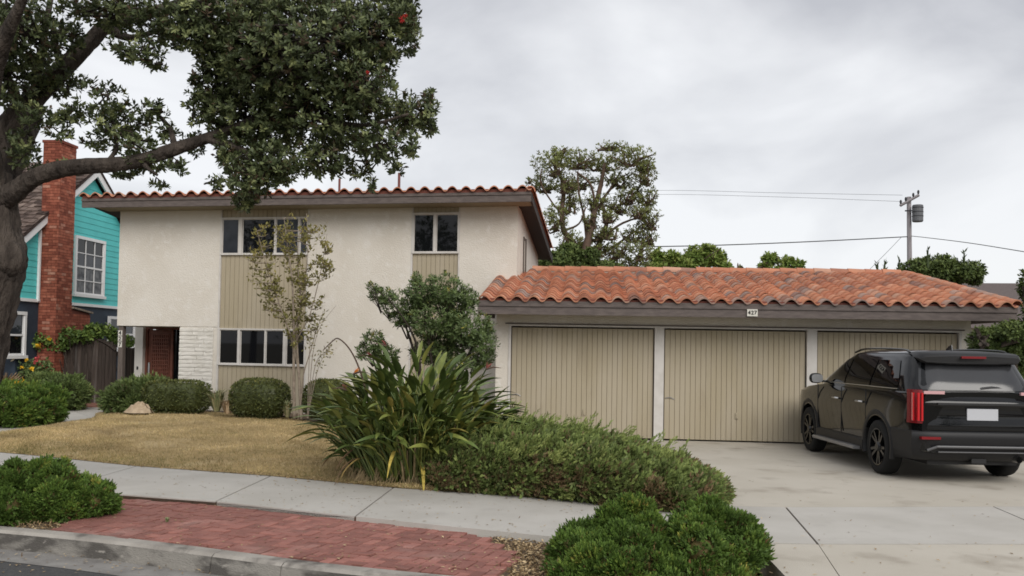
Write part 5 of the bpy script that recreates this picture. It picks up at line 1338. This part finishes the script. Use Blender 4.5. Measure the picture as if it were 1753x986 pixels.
limb([(300, 255, 6, 0), (290, 220, 4, .2), (265, 190, 3, .3)]); limb([(350, 238, 6, .1), (420, 260, 5, 0), (430, 310, 3, -.1)]); limb([(410, 215, 5, .2), (520, 200, 5, .1), (620, 215, 4, 0), (700, 195, 2, 0)]); limb([(330, 0, 6, .9), (450, 60, 5, .5), (560, 80, 4, .3), (650, 60, 2, .2)])
limb([(240, 275, 5, -.1), (255, 290, 3, -.2), (270, 300, 2, -.2)]); limb([(180, 283, 4, -.2), (200, 250, 3, -.1), (190, 200, 2, 0)]); limb([(420, -30, 5, 1), (520, 20, 4, .7), (600, 20, 3, .5)])
part(tk, 'trunk', 'bark', bt, True)
CB = [(520, 90, 165, 100, 1.0), (440, 200, 95, 85, 1.1), (560, 195, 110, 72, 1.0), (640, 55, 70, 60, 1.0), (420, 60, 105, 85, 1.1), (695, 195, 48, 38, 1.0), (735, 200, 22, 34, .9), (735, 165, 14, 18, .7), (650, 245, 48, 34, .9), (620, 150, 60, 50, 1.0), (430, 300, 48, 42, 1.1), (420, 345, 26, 18, 1.1), (375, 130, 46, 100, 1.0), (550, 275, 60, 30, 1.0), (500, -40, 230, 70, .8), (690, -10, 34, 34, .9), (700, 60, 22, 40, .8), (690, 30, 30, 40, .9), (620, 290, 26, 16, .6), (636, 315, 6, 14, .5), (705, 250, 16, 26, .6), (470, 280, 50, 38, 1.1), (400, 260, 34, 40, 1.0), (680, 285, 22, 12, .4),
      (40, 55, 80, 62, 1.0), (100, 135, 42, 36, .9), (20, 130, 60, 62, .9), (195, 18, 90, 24, 1.0), (285, 45, 60, 36, 1.0), (330, 30, 50, 70, 1.0), (-30, 20, 80, 90, .8), (160, -50, 190, 55, .6), (120, 60, 26, 30, .7), (235, 85, 55, 22, .9), (262, 108, 20, 10, .7), (60, 195, 34, 26, .7), (110, 195, 30, 24, .7), (100, 225, 22, 14, .6), (40, 250, 24, 40, .7),
      (175, 165, 45, 30, .5), (215, 205, 55, 40, .55), (180, 215, 32, 30, .6), (265, 190, 26, 22, .6), (225, 245, 45, 26, .75), (160, 245, 22, 14, .7), (215, 295, 30, 12, .8), (255, 280, 45, 16, .8), (285, 225, 20, 22, .6), (305, 285, 16, 14, .5), (340, 180, 24, 40, .8), (330, 245, 22, 30, .6), (140, 190, 18, 20, .5), (120, 285, 20, 12, .5), (270, 315, 16, 6, .4), (70, 285, 10, 16, .3), (370, 310, 14, 14, .4)]
cr = MB(); tw_ = MB()
for (u, v, ru, rv, den) in CB:
    m = int(den * ru * rv * (.076 if u > 340 else .060)) + 5
    rd_ = min(1.5, max(.18, (ru + rv) / 2 * s * 1.3)); rr = (ru * s, rd_, rv * s)
    c = pt(u, v, rng.uniform(-.3, .5)); q, d = inblob((*c, *rr), m, .35)
    d = unit(d + (0, 0, .75) + rdir(m) * .35)
    rosettes(cr, q, d, 9, .064, .026, np.clip(.45 + .25 * rng.normal(0, 1, m), 0, 1))
    for j in range(max(2, m // 10)):
        e = q[rng.integers(m)]; k0 = c + rng.normal(0, .25, 3) * rr; tw_.tube([tuple(k0), tuple((k0 + e) / 2 + rng.normal(0, .04, 3)), tuple(e)], [.012, .008, .004], 4)
part(tw_, 'twigs', 'bark_dark', bt, kind='stuff'); part(cr, 'crown', 'leaf_big', bt)
rb = MB()
for (u, v, r) in ((688, 33, 7), (694, 27, 5), (629, 124, 4)):
    c = pt(u, v, -.55); leaves(rb, np.repeat(c[None], 40, 0), rdir(40), r * s, .006, .5)
part(rb, 'blossoms', 'petal_red', bt)
print('crown leaves', cr.n // 4)

# ------------------------------------------------------------------ black car
cw = G(1503, 811); cf = np.array((cw[0] - .05, cw[1] + 2.9))
CH = math.atan2(cf[0] - cw[0], cf[1] - cw[1])            # heading, clockwise from +Y
CL, CW = 4.98, .985
car = bpy.data.objects.new('parked_car', None); col.objects.link(car)
ax_r, ax_f, WR = 1.12, 4.02, .385
tmp = Frame(0, 0, -CH)
lc = tmp.w((-.93, ax_r, 0)); car.location = (cw[0] - lc[0] + .02, cw[1] - lc[1], .003); car.rotation_euler = (0, 0, -CH)
car.scale = (1, 1, 1.03)
tag(car, 'black three-row sport utility car parked nose in before the third garage door', 'car')
ip = lambda y, xs, ys: float(np.interp(y, xs, ys))
BELT = 1.20
def hw(y): return ip(y, [0.05, .14, .3, .6, 1.2, 3.6, 4.3, 4.65, 4.85, 4.98], [.80, .90, .945, .97, .985, .985, .965, .92, .83, .62])
def zt_(y): return ip(y, [0.05, .3, 3.3, 3.75, 4.2, 4.7, 4.9, 4.98], [1.19, 1.21, 1.20, 1.17, 1.13, 1.05, .96, .8])
def zb_(y): return ip(y, [0.05, .35, .9, 4.3, 4.98], [.42, .34, .27, .25, .30])
ys = [.06, .09, .14, .22, .32, .45, .6, .8, 1.0, 1.3, 1.6, 2.0, 2.4, 2.8, 3.2, 3.5, 3.75, 4.0, 4.2, 4.4, 4.6, 4.75, 4.85, 4.92, 4.97]
A = []
for y in ys:
    w, t, b = hw(y), zt_(y), zb_(y)
    half = [(0, b), (.80 * w, b), (.93 * w, b + .03), (.972 * w, b + .12), (.985 * w, .60), (1.0 * w, .80), (1.0 * w, .92), (.985 * w, .99), (.978 * w, 1.04), (.95 * w, t - .045), (.93 * w, t - .012), (.88 * w, t), (.5 * w, t + .02), (0, t + .03)]
    half = [(x, min(z, t + .03)) for x, z in half]
    A.append([(x, y, z) for x, z in half] + [(-x, y, z) for x, z in half[::-1][1:-1]])
A = np.array(A); A = np.concatenate([A, A[:, :1]], 1)
mb = MB(); mb.grid(A, flip=True); nA = A.shape[1] - 1
mb.add(A[0][:-1], [tuple(range(nA))]); mb.add(A[-1][:-1], [tuple(range(nA))[::-1]])
me = mb.mesh('body', M['paint'], True)
bmm = bmesh.new(); bmm.from_mesh(me); bmesh.ops.remove_doubles(bmm, verts=bmm.verts, dist=.0005); bmesh.ops.recalc_face_normals(bmm, faces=bmm.faces); bmm.to_mesh(me); bmm.free()
body = link('body', me, car)
cut = MB()
for y in (ax_r, ax_f):
    for sx in (-1, 1):
        cut.lathe([(sx * .62, 0.0), (sx * .62, .445), (sx * 1.2, .445), (sx * 1.2, 0.0)], 0, 40, (0, y, WR + .02))
cme = cut.mesh('cutter', M['plastic_dark'])
bmm = bmesh.new(); bmm.from_mesh(cme); bmesh.ops.remove_doubles(bmm, verts=bmm.verts, dist=.0005); bmesh.ops.recalc_face_normals(bmm, faces=bmm.faces); bmm.to_mesh(cme); bmm.free()
co = link('cutter', cme)
co.location = car.location; co.rotation_euler = car.rotation_euler
md = body.modifiers.new('arches', 'BOOLEAN'); md.object = co; md.operation = 'DIFFERENCE'; md.solver = 'EXACT'
bpy.context.view_layer.update()
dg = bpy.context.evaluated_depsgraph_get(); nm = bpy.data.meshes.new_from_object(body.evaluated_get(dg)); nm.name = 'body'
body.modifiers.clear(); body.data = nm; bpy.data.objects.remove(co)
if len(nm.materials) < 2: nm.materials.append(M['plastic_dark'])
sm = nm.attributes.get('sharp_edge') 
# mark hard edges so that shading stays crisp
bmm = bmesh.new(); bmm.from_mesh(nm)
for e_ in bmm.edges:
    if len(e_.link_faces) == 2 and e_.calc_face_angle(0) > R(35): e_.smooth = False
bmm.to_mesh(nm); bmm.free()
# greenhouse: superellipse rings
def gh(z):
    """(half width, y rear, y front) of the cabin at height z"""
    return (ip(z, [1.18, 1.30, 1.6, 1.70, 1.745, 1.765], [.925, .90, .775, .72, .62, .45]), ip(z, [1.18, 1.30, 1.6, 1.70, 1.745, 1.765], [.16, .20, .40, .48, .62, .85]), ip(z, [1.18, 1.30, 1.6, 1.70, 1.745, 1.765], [3.85, 3.60, 3.0, 2.72, 2.45, 2.1]))
NP = 7.0
def gx_side(y, z):
    w, a, b = gh(z); c, h = (a + b) / 2, (b - a) / 2
    return w * max(0, 1 - min(1, abs((y - c) / h)) ** NP) ** (1 / NP)
def gy_rear(x, z):
    w, a, b = gh(z); c, h = (a + b) / 2, (b - a) / 2
    return c - h * max(0, 1 - min(1, abs(x / w)) ** NP) ** (1 / NP)
mb = MB(); A = []
for z in (1.18, 1.3, 1.42, 1.52, 1.6, 1.66, 1.70, 1.73, 1.745, 1.758, 1.765):
    w, a, b = gh(z); c, h = (a + b) / 2, (b - a) / 2; row = []
    for t in np.linspace(0, 2 * np.pi, 321):
        ct, st_ = math.cos(t), math.sin(t); row.append((w * math.copysign(abs(ct) ** (2 / NP), ct), c + h * math.copysign(abs(st_) ** (2 / NP), st_), z))
    A.append(row)
A = np.array(A); mb.grid(A); mb.add(A[-1][:-1], [tuple(range(320))])
part(mb, 'cabin', 'paint', car, True)
def side_glass(name, y0f, y1f, z0, z1, sx, mat='tint_glass', off=.010):
    mb = MB(); A = []
    for z in np.linspace(z0, z1, 7):
        A.append([(sx * (gx_side(y, z) + off), y, z) for y in np.linspace(y0f(z), y1f(z), 9)])
    mb.grid(np.array(A), flip=sx > 0); return part(mb, name, mat, car, True)
for sx in (-1, 1):
    side_glass('front_door_window', lambda z: 2.50, lambda z: ip(z, [1.2, 1.62], [3.58, 2.86]), 1.235, 1.615, sx)
    side_glass('rear_door_window', lambda z: 1.52, lambda z: 2.43, 1.235, 1.622, sx)
    side_glass('quarter_window', lambda z: ip(z, [1.235, 1.3, 1.62], [.62, .60, .80]), lambda z: 1.45, 1.25, 1.615, sx)
    tb_ = MB(); L_ = [(sx * (gx_side(y, 1.225) + .012), y, 1.228) for y in np.linspace(.6, 3.5, 16)]; tb_.tube(L_, .006, 5); part(tb_, 'belt_moulding', 'steel', car)
    rr_ = MB(); q = spline([(sx * .70, .66, 1.725), (sx * .69, .85, 1.762), (sx * .69, 1.6, 1.778), (sx * .69, 2.3, 1.765), (sx * .70, 2.62, 1.71)], 6); rr_.tube(q, .016, 6); part(rr_, 'roof_rail', 'paint', car, True)
# windscreen
mb = MB(); A = []
for z in np.linspace(1.24, 1.64, 6):
    w, a, b = gh(z); c, h = (a + b) / 2, (b - a) / 2
    A.append([(x, c + h * (1 - abs(x / w) ** NP) ** (1 / NP) + .006, z) for x in np.linspace(-w * .86, w * .86, 11)])
mb.grid(np.array(A), flip=True); part(mb, 'windscreen', 'tint_glass', car, True)
# rear glass, spoiler, high brake light, wiper
mb = MB(); A = []
for z in np.linspace(1.235, 1.60, 7):
    w = gh(z)[0]; k = ip(z, [1.235, 1.28, 1.6], [.80, .84, .86])
    A.append([(x, gy_rear(x, z) - .008, z) for x in np.linspace(-w * k, w * k, 13)])
mb.grid(np.array(A)); part(mb, 'rear_window', 'rear_glass', car, True)
sp = MB(); A = []
for y, z0, z1, w in ((.70, 1.70, 1.755, .66), (.55, 1.655, 1.748, .71), (.42, 1.60, 1.735, .735), (.33, 1.585, 1.715, .72), (.30, 1.60, 1.68, .70)):
    A.append([(-w, y + .05, (z0 + z1) / 2), (-w * .92, y, z1 - .012), (-w * .4, y - .03, z1 + .004), (w * .4, y - .03, z1 + .004), (w * .92, y, z1 - .012), (w, y + .05, (z0 + z1) / 2), (w * .9, y, z0), (w * .4, y - .02, z0 - .012), (-w * .4, y - .02, z0 - .012), (-w * .9, y, z0), (-w, y + .05, (z0 + z1) / 2)])
A = np.array(A); sp.grid(A); sp.add(A[-1][:-1], [tuple(range(10))[::-1]]); part(sp, 'spoiler', 'plastic_dark', car, True)
bx('high_brake_light', 'red_dim', car, -.17, .17, .25, .3, 1.655, 1.685)
mb = MB(); mb.tube([(.05, .20, 1.25), (.2, .195, 1.275), (.46, .20, 1.262)], [.03, .022, .012], 6); part(mb, 'rear_wiper', 'plastic_dark', car)
# tailgate sculpture
mb = MB(); A = []
prof = [(.70, .045), (.73, .030), (.80, .034), (.86, .052), (1.02, .062), (1.045, .030), (1.075, .022), (1.10, .05), (1.16, .075), (1.215, .12)]
for z, y in prof:
    A.append([(x, y + .05 * (abs(x) / .78) ** 4 - .012, z) for x in np.linspace(-.765, .765, 15)])
A = np.array(A); mb.grid(A)
mb.add(np.vstack([A[:, 0], A[:, 0] + (0, .12, 0)]), [(i, i + 1, i + 11, i + 10) for i in range(9)][::1]); mb.add(np.vstack([A[:, -1], A[:, -1] + (0, .12, 0)]), [(i + 10, i + 11, i + 1, i) for i in range(9)])
tgt = part(mb, 'tailgate', 'paint', car, True)
bx('gate_trim', 'plastic_dark', tgt, -.62, .62, .0, .03, 1.046, 1.074)
bx('licence_plate', 'plate', tgt, -.21, .21, .026, .045, .85, 1.0)
# tail lamps: tall bar with a short inward top arm
for sx in (-1, 1):
    mb = MB(); A = []
    P0 = [(.815, .024), (.85, .030), (.885, .055), (.915, .11), (.928, .17), (.938, .23)]
    for z in np.linspace(.80, 1.235, 8):
        f = 1 - .25 * abs((z - 1.017) / .218) ** 3
        A.append([(sx * x, y - .006 + (1 - f) * .05, z) for x, y in P0])
    A = np.array(A); mb.grid(A, flip=sx > 0)
    mb.add(np.vstack([A[0], A[0] * [.9, 1, 1] + [0, .2, 0]]), [(i, i + 1, i + 7, i + 6) for i in range(5)]); mb.add(np.vstack([A[-1], A[-1] * [.9, 1, 1] + [0, .2, 0]]), [(i + 6, i + 7, i + 1, i) for i in range(5)])
    lamp = part(mb, 'tail_lamp', 'red_dim', car, True)
    for x, y in ((.832, .012), (.872, .030), (.912, .10)):
        q = MB(); q.box(sx * x - .012, sx * x + .012, y - .016, y + .02, .835, 1.2); part(q, 'light_bar', 'red_lamp', lamp)
    q = MB(); q.box(min(sx * .52, sx * .80), max(sx * .52, sx * .80), .02, .06, 1.185, 1.225); part(q, 'top_arm', 'clear_lamp', lamp)
# lower cladding: rear bumper, sills, arches
mb = MB(); A = []
for z, y, w in ((.30, .22, .80), (.34, .12, .86), (.42, .06, .90), (.52, .03, .925), (.60, .0, .93), (.68, -.005, .93), (.70, .02, .925), (.705, .06, .92)):
    A.append([(x, y + .10 * (abs(x) / w) ** 5, z) for x in np.linspace(-w, w, 17)])
A = np.array(A); mb.grid(A)
for e_, sg_ in ((0, -1), (-1, 1)):
    E = A[:, e_]; B2 = E.copy(); B2[:, 1] = .66; B2[:, 0] = sg_ * (.968 + .004); mb.add(np.vstack([E, B2]), [(i, i + 1, i + 9, i + 8) if sg_ < 0 else (i + 8, i + 9, i + 1, i) for i in range(7)])
bump_ = part(mb, 'rear_bumper', 'clad', car, True)
mb = MB(); mb.box(-.60, .60, .0, .14, .32, .40); mb.prism([(-.72, .44), (-.60, .49), (.60, .49), (.72, .44), (.66, .44), (.56, .465), (-.56, .465), (-.66, .44)], 1, .0, .1)
part(mb, 'skid_plate', 'metal', bump_) if False else None
mb = MB(); q = [(-.74, .05, .45), (-.62, .02, .50), (.62, .02, .50), (.74, .05, .45)]; mb.tube(q, .018, 6); part(mb, 'skid_plate', 'skid', bump_)
mb = MB(); mb.tube([(-.6, .03, .43), (.6, .03, .43)], .009, 5); part(mb, 'skid_edge', 'skid', bump_)
for sx in (-1, 1):
    q = MB(); q.box(min(sx * .58, sx * .84), max(sx * .58, sx * .84), -.004, .06, .595, .63); part(q, 'reflector', 'red_dim', bump_)
q = MB(); q.lathe([(0, .045), (.14, .045), (.14, .036), (.0, .036)], 1, 14, (.52, .06, .34)); part(q, 'exhaust_tip', 'steel', car)
q = MB(); q.box(-.1, .1, .12, .3, .28, .36); part(q, 'tow_hitch', 'plastic_dark', car)
bx('underbody', 'plastic_dark', car, -.62, .62, .3, 4.7, .24, .45)
for sx in (-1, 1):
    for y in (ax_r, ax_f):
        mb = MB(); A = []
        for t in np.linspace(R(-18), R(198), 27):
            row = []
            for r_, dx in ((.435, -.06), (.435, .012), (.45, .02), (.50, .02), (.515, .004), (.515, -.03)):
                yy = y + r_ * math.cos(t); zz = max(.26, WR + .02 + r_ * math.sin(t))
                row.append((sx * (hw(min(4.9, max(.1, yy))) * .985 + dx), yy, zz))
            A.append(row)
        mb.grid(np.array(A), flip=sx < 0); part(mb, 'arch_cladding', 'clad', car, True)
    mb = MB(); mb.prism([(sx * .955, .28), (sx * 1.0, .30), (sx * 1.0, .43), (sx * .975, .46), (sx * .93, .46), (sx * .93, .28)], 1, ax_r + .46, ax_f - .46); part(mb, 'sill_cladding', 'clad', car)
    mb = MB(); mb.prism([(sx * .97, .285), (sx * 1.10, .29), (sx * 1.11, .32), (sx * 1.09, .335), (sx * .97, .33)], 1, ax_r + .55, ax_f - .58); part(mb, 'running_board', 'metal', car)
    for y in (1.72, 2.68):
        mb = MB(); mb.tube([(sx * .985, y - .1, .99), (sx * 1.025, y - .06, .995), (sx * 1.025, y + .06, .995), (sx * .985, y + .1, .99)], .014, 6); part(mb, 'door_handle', 'steel', car)
    for y in (.0,):
        mb = MB()
        for yy in (1.50, 2.46, 3.52): mb.box(min(sx * .972, sx * .9885), max(sx * .972, sx * .9885), yy - .004, yy + .004, .48, 1.17)
        part(mb, 'door_seams', 'plastic_dark', car)
    mb = MB(); n = 10; A = []
    for t in np.linspace(-np.pi / 2, np.pi / 2, 9):
        A.append([(sx * (1.10 + .115 * math.cos(t) ** .6 * math.cos(u)), 3.30 + .075 * math.sin(u) * math.cos(t) ** .6, 1.28 + .085 * math.sin(t)) for u in np.linspace(0, 2 * np.pi, 17)])
    mb.grid(np.array(A)); mb.box(min(sx * .86, sx * 1.02), max(sx * .86, sx * 1.02), 3.28, 3.33, 1.215, 1.25); mi = part(mb, 'wing_mirror', 'paint', car, True)
    mb = MB(); an = np.linspace(0, 2 * np.pi, 17)[:-1]; mb.add([(sx * 1.10 + .095 * math.copysign(abs(math.cos(t)) ** .6, math.cos(t)), 3.222, 1.28 + .066 * math.copysign(abs(math.sin(t)) ** .6, math.sin(t))) for t in an], [tuple(range(16))]); part(mb, 'mirror_glass', 'steel', mi)
mb = MB(); A = []
for k, (y, hgt) in enumerate(((1.02, 0), (.95, .055), (.86, .075), (.84, 0))): A.append([(-.02, y, 1.755), (-.006, y, 1.765 + hgt), (.006, y, 1.765 + hgt), (.02, y, 1.755)])
mb.grid(np.array(A)); part(mb, 'roof_aerial', 'paint', car)
def wheel_mb():
    ty = MB(); ty.lathe([(-.11, .26), (-.122, .33), (-.105, .372), (-.06, .385), (.06, .385), (.105, .372), (.122, .33), (.11, .26)], 0, 40)
    for k in range(44):
        a = 2 * np.pi * k / 44; 
    ri = MB(); ri.lathe([(-.10, .262), (-.118, .262), (-.112, .245), (-.03, .235), (-.025, 0.0)], 0, 36)
    for k in range(5):
        for da in (-.13, .13):
            a = 2 * np.pi * k / 5 + da; c, s_ = math.cos(a), math.sin(a); c2, s2 = math.cos(a + da * .6), math.sin(a + da * .6)
            p0, p1 = np.array((-.095, c * .05, s_ * .05)), np.array((-.108, c2 * .25, s2 * .25)); sd = np.array((0, -s_, c)) * .020
            V = [p0 - sd, p0 + sd, p1 + sd * .9, p1 - sd * .9]; V = [v for v in V] + [v + (.05, 0, 0) for v in V]
            ri.add(V, [(0, 1, 2, 3), (7, 6, 5, 4), (0, 4, 5, 1), (1, 5, 6, 2), (2, 6, 7, 3), (3, 7, 4, 0)])
    ri.lathe([(-.122, 0), (-.122, .05), (-.09, .075), (-.05, .08)], 0, 16)
    return ty.mesh('tyre', M['tyre'], True), ri.mesh('rim', M['rim'])
TYM, RIM = wheel_mb()
for sx in (-1, 1):
    for y in (ax_r, ax_f):
        w_ = link('wheel', TYM, car, loc=(sx * .855, y, WR - .003), rot=(rng.uniform(0, 1), 0, 0 if sx < 0 else math.pi)); link('rim', RIM, w_)

# ------------------------------------------------------------------ litter on the ground
mb = MB()
pts = []
while len(pts) < 900:
    k = rng.random()
    if k < .45:
        u, v = rng.uniform(150, 1000), rng.uniform(815, 925); q = G(u, v)
        if not inpoly(q, [tuple(p) for p in [fz[2], fz[3], fz[4], *fmid, fz[5], nr[5], *nmid[::-1], nr[4], nr[3], nr[2]]]): continue
        if rng.random() > .55: continue
        pts.append((q[0], q[1], .004))
    elif k < .6: u, v = rng.uniform(1250, 1753), rng.uniform(770, 985); q = G(u, v); pts.append((q[0], q[1], .006)) if rng.random() < .35 else None
    elif k < .85: u, v = rng.uniform(100, 900), rng.uniform(845, 980); q = G(u, v, -.05); pts.append((q[0], q[1], -.041)) if inpoly(q, field) else None
    else: u, v = rng.uniform(0, 400), rng.uniform(945, 985); q = G(u, v, -.2); pts.append((q[0], q[1], -.18)) if rng.random() < .4 else None
pts = np.array(pts); d = rdir(len(pts)); d[:, 2] *= .15
leaves(mb, pts, d, rng.uniform(.02, .05, len(pts)), rng.uniform(.01, .022, len(pts)), rng.random(len(pts)), N=np.tile([[0., 0, 1]], (len(pts), 1)) + .1 * rdir(len(pts)))
o = part(mb, 'fallen_leaves', 'litter', None, kind='stuff'); o['label'] = 'scattered dry leaves on pavement, bricks and drive'
mb = MB()
gp = []
pol1 = [G(u, v, -.06)[:2] for u, v in ((838, 922), (880, 950), (860, 1005), (990, 1005), (990, 935), (940, 919), (850, 908))]
pol2 = [G(u, v, -.06)[:2] for u, v in ((-60, 905), (-60, 880), (150, 860), (176, 842), (205, 850), (130, 890), (85, 908), (0, 899))]
while len(gp) < 3200:
    if rng.random() < .6: q = G(rng.uniform(820, 1000), rng.uniform(905, 1005), -.07); ok = inpoly(q, pol1)
    else: q = G(rng.uniform(-60, 210), rng.uniform(838, 910), -.07); ok = inpoly(q, pol2)
    if ok: gp.append((q[0], q[1], -.068 + rng.uniform(0, .02)))
gp = np.array(gp); d = rdir(len(gp)); d[:, 2] *= .3
leaves(mb, gp, d, rng.uniform(.02, .06, len(gp)), rng.uniform(.012, .03, len(gp)), rng.random(len(gp)), N=np.tile([[0., 0, 1]], (len(gp), 1)) + .5 * rdir(len(gp)), fold=.25)
# a dry rim along the lawn and the juniper bank
rim_u = rng.uniform(40, 1230, 1500); rim_v = np.interp(rim_u, [50, 233, 463, 673, 860, 1050, 1230], [779, 798, 815, 835, 848, 859, 866]) + rng.normal(-1, 1.4, 1500)
rp_ = np.array([G(u, v, .0) for u, v in zip(rim_u, rim_v)]) + np.c_[np.zeros((1500, 2)), rng.uniform(.004, .03, 1500)]
d = rdir(1500); d[:, 2] *= .3
leaves(mb, rp_, d, rng.uniform(.02, .05, 1500), rng.uniform(.008, .018, 1500), rng.random(1500) * .8, fold=.2)
o = part(mb, 'leaf_mulch', 'litter', None, kind='stuff'); o['label'] = 'dry leaf and bark mulch round the pavers and along the beds'
for (u, v) in ((177, 918), (290, 888), (300, 931), (830, 978), (845, 978), (520, 905)):
    q = G(u, v, -.045)
tuft('small weed between the pavers near the middle of the brick strip', 286, 893, G(286, 893, -.045)[1], .05, .05, 14, 'leaf_bright' if False else 'tuft', 'weed', 'weed')
